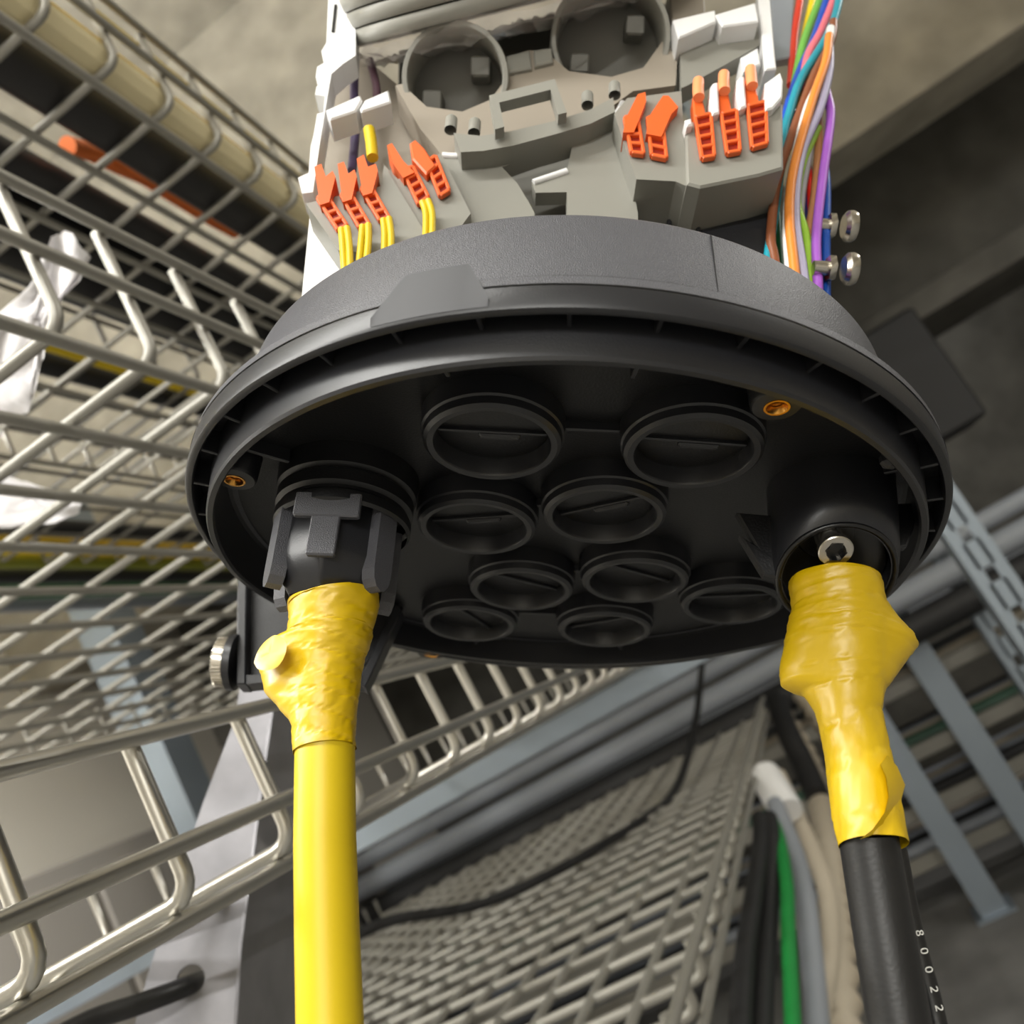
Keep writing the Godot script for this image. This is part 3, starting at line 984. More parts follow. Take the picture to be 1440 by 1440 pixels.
func glands_and_cables() -> void:
	# left gland
	var top: Vector3 = Vector3(-0.07103, 0.01, 0.03084)
	var t := thing("cable_gland", "black plastic cable gland screwed in above the yellow cable", "gland", CL)
	var g := Geo.new()
	lathe(g, [Vector2(0.0205, -0.0205), Vector2(0.0214, -0.0195), Vector2(0.0214, -0.0165), Vector2(0.0204, -0.0155), Vector2(0.0204, -0.0145), Vector2(0.0217, -0.0135), Vector2(0.0217, -0.0095), Vector2(0.0207, -0.0085), Vector2(0.0222, -0.0075), Vector2(0.0228, 0.001)], 64, top + Vector3(0.0015, 0, -0.001))
	part("threaded_collar", g, M.black, t)
	# clamping nut with rounded lugs
	var base := top + Vector3(0.0008, 0.0, 0.0)
	var rings := []
	var levels := [[-0.016, 0.0168], [-0.0175, 0.0176], [-0.034, 0.0176], [-0.0385, 0.0166], [-0.0425, 0.0138], [-0.0450, 0.0118]]
	for lv in levels:
		var ring := []
		for k in 96:
			var a := TAU * k / 96
			var w := fposmod(a + PI / 6, PI / 3) - PI / 6
			ring.append(base + Vector3(cos(a), 0, sin(a)) * (float(lv[1]) * lerpf(1.0, 0.9 / cos(w), 0.9)) + Vector3(0, lv[0], 0))
		rings.append(ring)
	g = Geo.new()
	g.loft(rings, true, true)
	part("clamp_nut", g, M.black_smooth, t)
	for deg in [30.0, 150.0, 210.0, 270.0, 330.0, 90.0]:
		var a := deg_to_rad(deg)
		var d := Vector3(cos(a), 0, sin(a))
		var side := Vector3(-sin(a), 0, cos(a))
		if deg == 90.0:
			g = Geo.new()                                       # the T-shaped grip at the front
			box(g, base + d * 0.0183 + Vector3(0, -0.0215, 0), Vector3(0.0195, 0.0080, 0.0026), Basis(side * -1.0, Vector3.UP, d), 0.0005)
			box(g, base + d * 0.0181 + Vector3(0, -0.0315, 0), Vector3(0.0084, 0.0130, 0.0024), Basis(side * -1.0, Vector3.UP, d), 0.0005)
			part("grip", g, M.black_textured, t, "T-shaped grip")
		else:
			g = Geo.new()
			var outline := []
			for p in [Vector2(-0.0040, -0.0175), Vector2(0.0040, -0.0175), Vector2(0.0040, -0.0385)]:
				outline.append(p)
			for k in 7:
				var b := PI * k / 6
				outline.append(Vector2(0.0040 * cos(b), -0.0385 - 0.006 * sin(b)))
			prism(g, outline, 0.0150, 0.0196, Transform3D(Basis(side * -1.0, Vector3.UP, d), base), 0.0006)
			part("lug", g, M.black_textured, t)
	# yellow cable with its boot of tape
	var c := thing("yellow_cable", "thick yellow cable hanging from the left gland, its top bound in yellow tape", "cable", CL)
	g = Geo.new()
	tube(g, [Vector3(-0.06547, -0.07489, 0.03172), Vector3(-0.06502, -0.07787, 0.03191), Vector3(-0.06197, -0.10177, 0.03031), Vector3(-0.05863, -0.12376, 0.02871), Vector3(-0.05522, -0.14408, 0.02815), Vector3(-0.05035, -0.17217, 0.02832), Vector3(-0.04357, -0.2304, 0.01349), Vector3(-0.03599, -0.3382, -0.03412)], 0.0082, 40)
	part("jacket", g, M.yellow, c)
	var left := [[Vector3(-0.0685, -0.03471, 0.03188), 0.01319, 0, 0],
		[Vector3(-0.06828, -0.0356, 0.03185), 0.01306, 0, 0],
		[Vector3(-0.06817, -0.03965, 0.03173), 0.01234, 0, 0],
		[Vector3(-0.06807, -0.04365, 0.03164), 0.01184, 0.00063, 0],
		[Vector3(-0.06786, -0.04519, 0.03161), 0.0116, 0.00334, 0],
		[Vector3(-0.06785, -0.0476, 0.03157), 0.01124, 0.00791, 0],
		[Vector3(-0.06796, -0.05065, 0.03154), 0.01045, 0.01035, 0],
		[Vector3(-0.06781, -0.05323, 0.03152), 0.00999, 0.01153, 0],
		[Vector3(-0.06768, -0.05643, 0.03151), 0.00962, 0.01024, 0],
		[Vector3(-0.06745, -0.06023, 0.03153), 0.00945, 0.00894, 0],
		[Vector3(-0.06711, -0.06336, 0.03156), 0.00929, 0.00606, 0],
		[Vector3(-0.06686, -0.06583, 0.03159), 0.00915, 0.00402, 0],
		[Vector3(-0.06642, -0.06889, 0.03166), 0.00869, 0.0014, 0],
		[Vector3(-0.06608, -0.07193, 0.03174), 0.00854, 0, 0],
		[Vector3(-0.06549, -0.07592, 0.03187), 0.00828, 0, 0],
		[Vector3(-0.06496, -0.07887, 0.03199), 0.00832, 0, 0]]
	g = Geo.new()
	g.loft(wrapped(left, 0.0, Vector3.RIGHT, 0.00045, 5, 5.0, 5, 0.3), true, false)
	part("tape_wrap", g, M.tape, c, "wrinkled yellow tape boot")
	var fl: Array = [Vector3(-0.0878, -0.05581, 0.03544), Vector3(-0.08709, -0.05347, 0.0367), Vector3(-0.0855, -0.05116, 0.03815), Vector3(-0.08343, -0.04962, 0.03941), Vector3(-0.08153, -0.04898, 0.04017), Vector3(-0.07888, -0.05055, 0.04177), Vector3(-0.07729, -0.05276, 0.0428), Vector3(-0.07723, -0.0555, 0.0429), Vector3(-0.07827, -0.05769, 0.04196), Vector3(-0.08016, -0.05895, 0.04062), Vector3(-0.08322, -0.05901, 0.03861), Vector3(-0.08588, -0.05805, 0.03668)]
	patch(c, fl)
	# black cable with its boot of tape
	var b := thing("black_cable", "black figure-eight cable hanging from the right port, its top bound in yellow tape", "cable", CL)
	var zr := 0.0
	g = Geo.new()
	tube(g, [Vector3(0.0786, -0.09703, 0.03899), Vector3(0.07877, -0.09921, 0.0386), Vector3(0.07965, -0.11902, 0.03745), Vector3(0.0808, -0.13858, 0.03586), Vector3(0.08162, -0.16617, 0.03446), Vector3(0.08493, -0.22293, 0.0205), Vector3(0.09482, -0.32196, -0.01667)], 0.0073, 40)
	part("jacket", g, M.jacket, b)
	var ms: Array = [Vector3(0.08738, -0.09353, 0.03239), Vector3(0.08801, -0.09793, 0.03226), Vector3(0.08969, -0.11819, 0.03028), Vector3(0.09287, -0.13826, 0.0278), Vector3(0.0938, -0.16674, 0.02648), Vector3(0.09505, -0.22494, 0.01349), Vector3(0.10487, -0.32711, -0.0254)]
	g = Geo.new()
	tube(g, smooth_path(ms, 6), 0.0026, 20)
	var strand := part("messenger_strand", g, M.jacket, b, "thin messenger strand with white print")
	var glyphs := [Vector3(0.08848, -0.10444, 0.03154), Vector3(0.08969, -0.11819, 0.03028), Vector3(0.09035, -0.12234, 0.02971), Vector3(0.09098, -0.12644, 0.02917), Vector3(0.09165, -0.13064, 0.02868), Vector3(0.09234, -0.13463, 0.0282)]
	var marks := [".", "8", "0", "0", "2", "2"]
	var fnt := SystemFont.new()
	fnt.font_names = PackedStringArray(["Droid Sans Mono"])
	for k in marks.size():
		var tm := TextMesh.new()
		tm.text = marks[k]
		tm.font = fnt
		tm.font_size = 16
		tm.pixel_size = 0.00017
		tm.depth = 0.00008
		tm.material = M.print
		var o := MeshInstance3D.new()
		o.name = "printed_digit"
		o.mesh = tm
		var d: Vector3 = (ms[3] - ms[2]).normalized()
		var out: Vector3 = (Vector3(-0.011, -0.1375, 0.28) - glyphs[k]).normalized() + Vector3(0.55, 0, 0)
		var zz := (out - d * out.dot(d)).normalized()
		o.transform = Transform3D(Basis(d, zz.cross(d).normalized(), zz), glyphs[k] + zz * 0.0027)
		strand.add_child(o, true)
	var right := [[Vector3(0.08065, -0.02391, 0.03592), 0.0126, 0, 0],
		[Vector3(0.08061, -0.02506, 0.03591), 0.01289, 0, 0],
		[Vector3(0.08076, -0.0287, 0.03586), 0.01281, 0, 0],
		[Vector3(0.08097, -0.03186, 0.03584), 0.01253, 0.00042, 0.00104],
		[Vector3(0.0809, -0.03544, 0.03584), 0.01245, 0.00166, 0.00622],
		[Vector3(0.08074, -0.0381, 0.03585), 0.01239, 0.00227, 0.01032],
		[Vector3(0.08054, -0.04031, 0.03587), 0.01223, 0.00267, 0.01151],
		[Vector3(0.08034, -0.04316, 0.03591), 0.01196, 0.00368, 0.00982],
		[Vector3(0.08012, -0.04684, 0.03598), 0.01137, 0.00508, 0.00711],
		[Vector3(0.07974, -0.05218, 0.03612), 0.01045, 0.00723, 0.00402],
		[Vector3(0.07957, -0.05533, 0.03623), 0.00988, 0.00739, 0.002],
		[Vector3(0.07949, -0.05845, 0.03636), 0.00923, 0.00238, 0.0004],
		[Vector3(0.07899, -0.06359, 0.03661), 0.00844, 0, 0],
		[Vector3(0.07938, -0.06959, 0.03699), 0.00814, 0, 0],
		[Vector3(0.07944, -0.07547, 0.03743), 0.00812, 0, 0],
		[Vector3(0.0794, -0.08311, 0.03814), 0.00854, 0, 0],
		[Vector3(0.07905, -0.09233, 0.03921), 0.00844, 0, 0],
		[Vector3(0.07914, -0.09908, 0.04016), 0.00811, 0, 0]]
	g = Geo.new()
	g.loft(wrapped(right, 0.0, Vector3.RIGHT, 0.0004, 8, 4.0, 5, 0.35), true, false)
	part("tape_wrap", g, M.tape, b, "wrinkled yellow tape boot")
	var fr: Array = [Vector3(0.08434, -0.07751, 0.04519), Vector3(0.07997, -0.08131, 0.05062), Vector3(0.08703, -0.08001, 0.04377), Vector3(0.08069, -0.0844, 0.05119), Vector3(0.08859, -0.08449, 0.043), Vector3(0.08075, -0.08919, 0.05086), Vector3(0.08714, -0.08775, 0.04296), Vector3(0.0796, -0.09283, 0.05004), Vector3(0.08586, -0.0921, 0.04346), Vector3(0.07596, -0.09702, 0.05011), Vector3(0.08207, -0.09585, 0.04435), Vector3(0.07253, -0.09945, 0.04999)]
	flap(b, [[fr[0], fr[1]], [fr[2], fr[3]], [fr[4], fr[5]], [fr[6], fr[7]], [fr[8], fr[9]], [fr[10], fr[11]]], 0.0004, Vector3(0, 0, 1))
	# steel bracket post behind the eye-level tray, with the thin black cord through its hole
	var z0 := -0.26
	var post := thing("bracket_post", "tapered stainless steel bracket post behind the eye-level tray", "bracket", CL)
	holed_plate(post, [Vector2(-0.18669, 0.02972), Vector2(-0.18559, 0.00736), Vector2(-0.18964, -0.01436), Vector2(-0.19522, -0.04342), Vector2(-0.1989, -0.07096), Vector2(-0.20278, -0.10079), Vector2(-0.20642, -0.13239), Vector2(-0.2077, -0.15562), Vector2(-0.21, -0.20486), Vector2(-0.14995, -0.2025), Vector2(-0.15452, -0.15353), Vector2(-0.1587, -0.11677), Vector2(-0.15933, -0.10267), Vector2(-0.15986, -0.08447), Vector2(-0.1621, -0.02994), Vector2(-0.16335, 0.01265), Vector2(-0.16623, 0.03511)], Vector2(-0.18301, -0.13418), 0.0076, z0, M.plate)
	g = Geo.new()
	var ridge := [Vector3(-0.16619, 0.03692, -0.2585), Vector3(-0.16293, 0.01223, -0.2585), Vector3(-0.16168, -0.03024, -0.2585), Vector3(-0.15944, -0.08462, -0.2585), Vector3(-0.15892, -0.10277, -0.2585), Vector3(-0.15829, -0.11683, -0.2585), Vector3(-0.15412, -0.15348, -0.2585), Vector3(-0.14957, -0.20232, -0.2585)]
	var back_edge := [Vector3(-0.14789, 0.06664, -0.345), Vector3(-0.14604, 0.03791, -0.345), Vector3(-0.14467, -0.01138, -0.345), Vector3(-0.14273, -0.07453, -0.345), Vector3(-0.14147, -0.09556, -0.345), Vector3(-0.14085, -0.11189, -0.345), Vector3(-0.13622, -0.15444, -0.345), Vector3(-0.13094, -0.21112, -0.345)]
	var thick := Vector3(-0.002, 0, -0.001)
	var ridge_in := []
	var back_in := []
	for k in ridge.size():
		ridge_in.append(ridge[k] + thick)
		back_in.append(back_edge[k] + thick)
	g.loft([ridge, back_edge], false, false, false)
	g.loft([ridge_in, back_in], false, false, false)
	g.loft([back_edge, back_in], false, false, false)
	g.loft([ridge, ridge_in], false, false, false)
	part("return_flange", g, M.plate, post)
	run2("thin_black_cable", [Vector3(-0.18472, -0.1312, -0.30536), Vector3(-0.18319, -0.13651, -0.26214), Vector3(-0.18779, -0.1405, -0.24656), Vector3(-0.20092, -0.14679, -0.23604), Vector3(-0.21657, -0.15349, -0.22568), Vector3(-0.23013, -0.16421, -0.20845)], 0.0052, M.jacket, "thin black cord passing through the hole in the bracket post", "cable")


func run2(called: String, pts: Array, r: float, m: Material, label: String, category: String, group := "", n := 12, per := 6) -> MeshInstance3D:
	var g := Geo.new()
	tube(g, smooth_path(pts, per) if pts.size() > 2 else pts, r, n)
	return solo(called, g, m, label, category, CL, group)


func holed_plate(parent: Node3D, outline: Array, c: Vector2, r: float, z: float, m: Material) -> void:
	var p := CSGPolygon3D.new()
	p.name = "face"
	p.polygon = PackedVector2Array(outline)
	p.depth = 0.0025
	p.position.z = z
	p.material_override = m
	var h := CSGCylinder3D.new()
	h.name = "hole"
	h.operation = CSGShape3D.OPERATION_SUBTRACTION
	h.radius = r
	h.height = 0.02
	h.sides = 32
	h.rotation.x = PI / 2
	h.position = Vector3(c.x, c.y, 0)
	p.add_child(h)
	parent.add_child(p)


# ---------------------------------------------------------------- the splice organiser above the collar
func organiser() -> void:
	var t := thing("splice_organiser", "grey plastic splice organiser frame standing in the black collar", "organiser", CL)
	var g := Geo.new()
	prism(g, [Vector2(-0.04838, 0.13739), Vector2(-0.04316, 0.13875), Vector2(-0.03258, 0.13994), Vector2(-0.01944, 0.14475), Vector2(-0.00779, 0.15115), Vector2(-0.00869, 0.14244), Vector2(-0.02536, 0.13331), Vector2(-0.01953, 0.12528), Vector2(-0.01508, 0.11593), Vector2(-0.01261, 0.10995), Vector2(-0.01323, 0.09604), Vector2(-0.03761, 0.09508), Vector2(-0.04058, 0.10183), Vector2(-0.04208, 0.12328)], 0.044, 0.05)
	part("front_panel", g, M.grey, t, "front panel left of the Z-shaped gap")
	g = Geo.new()
	prism(g, [Vector2(0.00137, 0.15392), Vector2(0.01748, 0.16351), Vector2(0.02022, 0.15066), Vector2(0.02282, 0.12583), Vector2(0.02424, 0.1114), Vector2(0.02385, 0.0975), Vector2(-0.00278, 0.09645), Vector2(-0.00117, 0.1104), Vector2(-0.00128, 0.1212), Vector2(-0.01263, 0.12039), Vector2(-0.01407, 0.12549), Vector2(-0.00139, 0.13198), Vector2(0.0001, 0.14279)], 0.044, 0.05)
	part("front_panel", g, M.grey, t, "front panel right of the Z-shaped gap")
	g = Geo.new()
	prism(g, [Vector2(-0.05833, 0.17702), Vector2(0.02967, 0.20755), Vector2(0.03102, 0.11666), Vector2(-0.04702, 0.10634)], 0.031, 0.035)
	part("back_panel", g, M.grey_deep, t)
	g = Geo.new()                                                # white lip on the panels' top edge
	tube(g, smooth_path([Vector3(-0.04794, 0.13856, 0.05), Vector3(-0.0418, 0.13842, 0.05), Vector3(-0.03258, 0.13994, 0.05), Vector3(-0.01944, 0.14475, 0.05), Vector3(-0.00831, 0.15033, 0.05)], 6), 0.0013, 10)
	tube(g, smooth_path([Vector3(0.00137, 0.15352, 0.05), Vector3(0.00678, 0.15696, 0.05), Vector3(0.0128, 0.16086, 0.05), Vector3(0.01778, 0.16517, 0.05), Vector3(0.02009, 0.17111, 0.05)], 6), 0.0013, 10)
	tube(g, [Vector3(-0.01355, 0.12551, 0.05), Vector3(-0.00139, 0.13198, 0.05)], 0.0013, 10)
	part("panel_lip", g, M.white, t)
	g = Geo.new()                                                # curved shelf with its front edge
	prism(g, [Vector2(-0.04341, 0.14126), Vector2(-0.03341, 0.14011), Vector2(-0.02206, 0.14326), Vector2(-0.00647, 0.14936), Vector2(0.00671, 0.15625), Vector2(0.01532, 0.16349), Vector2(0.016, 0.15541), Vector2(0.00669, 0.1483), Vector2(-0.00635, 0.14195), Vector2(-0.02175, 0.13521), Vector2(-0.03193, 0.13217), Vector2(-0.04011, 0.13109)], 0.045, 0.058)
	part("shelf", g, M.grey, t)
	g = Geo.new()                                                # handle
	prism(g, [Vector2(-0.0279, 0.13619), Vector2(-0.0309, 0.15476), Vector2(-0.00698, 0.16504), Vector2(-0.00229, 0.14642), Vector2(-0.00537, 0.14513), Vector2(-0.00846, 0.15887), Vector2(-0.02705, 0.15094), Vector2(-0.02466, 0.13784)], 0.0595, 0.064)
	part("handle", g, M.grey, t)
	for px in [Vector3(-0.03615, 0.14998, 0.056), Vector3(-0.04503, 0.15122, 0.056), Vector3(0.00581, 0.16706, 0.056), Vector3(0.01621, 0.17333, 0.056)]:
		g = Geo.new()
		lathe(g, [Vector2(0.0023, 0), Vector2(0.0023, 0.006), Vector2(0.0015, 0.0072), Vector2(0.0001, 0.0074)], 16, px + Vector3(0, -0.006, 0))
		part("peg", g, M.grey, t)
	# the two round bowls
	for bw in [[Vector3(-0.04666, 0.1872, 0.048), 0.0208], [Vector3(0.01618, 0.21535, 0.048), 0.0242]]:
		g = Geo.new()
		var dir := Vector3(0, -0.62, 0.78).normalized()
		var u := Vector3.RIGHT
		var v := dir.cross(u).normalized()
		lathe(g, [Vector2(bw[1] - 0.0022, -0.026), Vector2(bw[1] - 0.0018, -0.001), Vector2(bw[1] - 0.0012, 0.0), Vector2(bw[1] + 0.0004, 0.0), Vector2(bw[1] + 0.0008, -0.001), Vector2(bw[1] + 0.0012, -0.026)], 48, bw[0], u, v)
		var bowl := part("bowl", g, M.grey, t, "round open bowl")
		g = Geo.new()
		lathe(g, [Vector2(0.0001, -0.022), Vector2(bw[1], -0.022), Vector2(bw[1], -0.024), Vector2(0.0001, -0.024)], 40, bw[0], u, v)
		part("bowl_floor", g, M.grey_deep, bowl)
		for s in [[-0.5, -0.3], [0.45, 0.35], [0.0, -0.7]]:
			g = Geo.new()
			box(g, bw[0] + dir * -0.016 + u * (bw[1] * s[0]) + v * (bw[1] * s[1]), Vector3(0.008, 0.008, 0.012), Basis(u, v, dir).orthonormalized(), 0.0008)
			part("bowl_catch", g, M.grey_deep, bowl)
	g = Geo.new()                                                # skirt below the bowls
	prism(g, [Vector2(-0.07111, 0.18649), Vector2(-0.05902, 0.1612), Vector2(-0.04799, 0.14461), Vector2(-0.0413, 0.14646), Vector2(-0.02266, 0.1585), Vector2(0.01633, 0.17683), Vector2(0.02507, 0.18674), Vector2(0.04245, 0.19096), Vector2(0.04576, 0.22841), Vector2(0.03781, 0.21843), Vector2(0.02983, 0.20175), Vector2(0.01659, 0.19532), Vector2(-0.00086, 0.19825), Vector2(-0.00984, 0.20945), Vector2(-0.01732, 0.21151), Vector2(-0.02573, 0.20649), Vector2(-0.02633, 0.19273), Vector2(-0.03204, 0.17924), Vector2(-0.04295, 0.1715), Vector2(-0.05731, 0.17393), Vector2(-0.0686, 0.18748)], 0.030, 0.044, Transform3D.IDENTITY, 0.0004)
	part("bowl_surround", g, M.tan, t)
	g = Geo.new()
	prism(g, [Vector2(-0.07899, 0.24756), Vector2(0.05485, 0.29111), Vector2(0.05129, 0.22236), Vector2(-0.07596, 0.21735)], 0.014, 0.018)
	part("rear_panel", g, M.grey_deep, t)
	for px in [[Vector2(-0.02682, 0.20445), Vector2(-0.01726, 0.20855), Vector2(-0.01605, 0.19708), Vector2(-0.02636, 0.19351)], [Vector2(-0.01579, 0.20861), Vector2(-0.00817, 0.21078), Vector2(-0.00742, 0.20152), Vector2(-0.01493, 0.19849)]]:
		g = Geo.new()
		prism(g, px, 0.038, 0.046)
		part("latch", g, M.grey, t)
	# white frame parts at the right
	for px in [[Vector2(0.04104, 0.21874), Vector2(0.05881, 0.22617), Vector2(0.05883, 0.21801), Vector2(0.04279, 0.20662)], [Vector2(0.05849, 0.22299), Vector2(0.07595, 0.23193), Vector2(0.07622, 0.21891), Vector2(0.06112, 0.21501)]]:
		g = Geo.new()
		prism(g, px, 0.040, 0.054)
		part("frame_block", g, M.white, t)
	g = Geo.new()
	prism(g, [Vector2(0.04509, 0.21571), Vector2(0.07896, 0.23102), Vector2(0.07809, 0.21512), Vector2(0.04686, 0.18837), Vector2(0.0442, 0.18651)], 0.038, 0.046)
	part("frame_wall", g, M.grey, t)
	g = Geo.new()
	prism(g, [Vector2(0.07929, 0.24508), Vector2(0.08416, 0.24528), Vector2(0.08206, 0.19477), Vector2(0.07741, 0.1937)], 0.034, 0.050)
	prism(g, [Vector2(0.06841, 0.20143), Vector2(0.0759, 0.20814), Vector2(0.07604, 0.19722), Vector2(0.0688, 0.19247)], 0.040, 0.050)
	part("frame_post", g, M.white, t)
	g = Geo.new()
	prism(g, [Vector2(0.04348, 0.26549), Vector2(0.05944, 0.26611), Vector2(0.05881, 0.24618), Vector2(0.04383, 0.2385)], 0.03, 0.04)
	part("frame_wall", g, M.tan, t)
	g = Geo.new()
	prism(g, [Vector2(0.09277, 0.27858), Vector2(0.10433, 0.27903), Vector2(0.0972, 0.23177), Vector2(0.09012, 0.22952)], 0.026, 0.03)
	part("rear_sheet", g, M.grey_cable, t)
	# white stepped rail at the left
	g = Geo.new()
	prism(g, [Vector2(-0.10435, 0.23785), Vector2(-0.0928, 0.23831), Vector2(-0.0876, 0.1962), Vector2(-0.09208, 0.1906), Vector2(-0.09581, 0.18422), Vector2(-0.09533, 0.16447), Vector2(-0.09466, 0.14416), Vector2(-0.09346, 0.11757), Vector2(-0.09722, 0.11669), Vector2(-0.10002, 0.12472), Vector2(-0.09649, 0.12749), Vector2(-0.09785, 0.14206), Vector2(-0.09765, 0.14801), Vector2(-0.09805, 0.1602), Vector2(-0.09569, 0.16112), Vector2(-0.09649, 0.17075), Vector2(-0.10051, 0.17145), Vector2(-0.10063, 0.17617), Vector2(-0.0991, 0.17926), Vector2(-0.10179, 0.18222), Vector2(-0.10212, 0.18841), Vector2(-0.09964, 0.1912), Vector2(-0.10181, 0.19838), Vector2(-0.10056, 0.20398)], 0.040, 0.05)
	part("stepped_rail", g, M.white, t, "white stepped rail at the left edge")
	g = Geo.new()
	prism(g, [Vector2(-0.10061, 0.22899), Vector2(-0.09941, 0.22904), Vector2(-0.09814, 0.21067), Vector2(-0.09931, 0.21063)], 0.0501, 0.0506, Transform3D.IDENTITY, 0.0)
	part("rail_slot", g, M.rubber, t)
	for px in [[Vector2(-0.09364, 0.15758), Vector2(-0.0817, 0.16675), Vector2(-0.08053, 0.16387), Vector2(-0.08217, 0.15722), Vector2(-0.09124, 0.15199)], [Vector2(-0.07944, 0.16392), Vector2(-0.07105, 0.17012), Vector2(-0.06921, 0.16307), Vector2(-0.07996, 0.1569), Vector2(-0.08075, 0.15891)]]:
		g = Geo.new()
		prism(g, px, 0.044, 0.054)
		part("white_tab", g, M.white, t)
	g = Geo.new()
	prism(g, [Vector2(-0.10894, 0.23965), Vector2(-0.09609, 0.23505), Vector2(-0.07445, 0.21125), Vector2(-0.05988, 0.18633), Vector2(-0.04619, 0.16292), Vector2(-0.0434, 0.123), Vector2(-0.09035, 0.12116), Vector2(-0.10279, 0.17357)], 0.022, 0.026)
	part("side_panel", g, M.tan, t)
	g = Geo.new()
	prism(g, [Vector2(-0.09468, 0.1121), Vector2(-0.09157, 0.10862), Vector2(-0.08395, 0.09833), Vector2(-0.08096, 0.095), Vector2(-0.07793, 0.07189), Vector2(-0.0916, 0.07135)], 0.042, 0.045)
	part("white_skirt", g, M.white, t)
	# orange connector blocks
	block("grey connector block with three orange inserts at the right end of the organiser", [[Vector2(0.04074, 0.14528), Vector2(0.07628, 0.15808), Vector2(0.07751, 0.15733), Vector2(0.07412, 0.12271), Vector2(0.06531, 0.11878), Vector2(0.04437, 0.11196), Vector2(0.0398, 0.11353)], 0.040, 0.062], [
		[[Vector2(0.04414, 0.14541), Vector2(0.04993, 0.14757), Vector2(0.04971, 0.12539), Vector2(0.04539, 0.12413)], [Vector2(0.04408, 0.15739), Vector2(0.0456, 0.16553), Vector2(0.04747, 0.16602), Vector2(0.04766, 0.16074), Vector2(0.04892, 0.14427), Vector2(0.04398, 0.14254)]],
		[[Vector2(0.05381, 0.14773), Vector2(0.05939, 0.14989), Vector2(0.05891, 0.12831), Vector2(0.05431, 0.12703)], [Vector2(0.05347, 0.16178), Vector2(0.05537, 0.17003), Vector2(0.05723, 0.1701), Vector2(0.05758, 0.16437), Vector2(0.05825, 0.14656), Vector2(0.05354, 0.14483)]],
		[[Vector2(0.06374, 0.15242), Vector2(0.07046, 0.15505), Vector2(0.06883, 0.13275), Vector2(0.06334, 0.13032)], [Vector2(0.06388, 0.16462), Vector2(0.06542, 0.17333), Vector2(0.06759, 0.17384), Vector2(0.06812, 0.16806), Vector2(0.06889, 0.15125), Vector2(0.06332, 0.14908)]]], true)
	block("grey connector block with two orange inserts left of the three-insert block", [[Vector2(0.01547, 0.15158), Vector2(0.02039, 0.16058), Vector2(0.04081, 0.16547), Vector2(0.04019, 0.11442), Vector2(0.03634, 0.11675), Vector2(0.02267, 0.11728), Vector2(0.01926, 0.13249)], 0.040, 0.060], [
		[[Vector2(0.01892, 0.14701), Vector2(0.02362, 0.14797), Vector2(0.02534, 0.12793), Vector2(0.02106, 0.1285)], [Vector2(0.01944, 0.14551), Vector2(0.02385, 0.15825), Vector2(0.02673, 0.15957), Vector2(0.02682, 0.15439), Vector2(0.02395, 0.14415), Vector2(0.02175, 0.13722), Vector2(0.018, 0.13707)]],
		[[Vector2(0.02724, 0.14733), Vector2(0.03263, 0.14599), Vector2(0.03332, 0.12605), Vector2(0.02809, 0.12731)], [Vector2(0.02782, 0.14661), Vector2(0.03311, 0.15782), Vector2(0.03517, 0.1579), Vector2(0.03845, 0.1517), Vector2(0.03572, 0.14769), Vector2(0.03165, 0.13536), Vector2(0.02622, 0.13665)]]], false)
	block("grey connector block with three orange inserts at the left end of the organiser", [[Vector2(-0.09225, 0.10303), Vector2(-0.06723, 0.11246), Vector2(-0.06715, 0.12333), Vector2(-0.04897, 0.0898), Vector2(-0.05765, 0.07967), Vector2(-0.07796, 0.08145)], 0.038, 0.058], [
		[[Vector2(-0.08788, 0.10362), Vector2(-0.08487, 0.10513), Vector2(-0.07584, 0.09082), Vector2(-0.07872, 0.08872)], [Vector2(-0.0907, 0.11745), Vector2(-0.08842, 0.11899), Vector2(-0.08602, 0.11263), Vector2(-0.08395, 0.11556), Vector2(-0.08257, 0.11276), Vector2(-0.08307, 0.1002), Vector2(-0.08601, 0.09872)]],
		[[Vector2(-0.07993, 0.10532), Vector2(-0.07689, 0.10684), Vector2(-0.06844, 0.09178), Vector2(-0.07162, 0.08999)], [Vector2(-0.08269, 0.11921), Vector2(-0.0806, 0.12038), Vector2(-0.07832, 0.11435), Vector2(-0.07636, 0.11658), Vector2(-0.07518, 0.11305), Vector2(-0.0755, 0.10187), Vector2(-0.07847, 0.10038)]],
		[[Vector2(-0.07339, 0.10873), Vector2(-0.07008, 0.11028), Vector2(-0.06199, 0.09506), Vector2(-0.065, 0.09359)], [Vector2(-0.07629, 0.12201), Vector2(-0.07405, 0.1243), Vector2(-0.07182, 0.1182), Vector2(-0.06925, 0.11974), Vector2(-0.0681, 0.11618), Vector2(-0.06883, 0.10523), Vector2(-0.07183, 0.10373)]]], false)
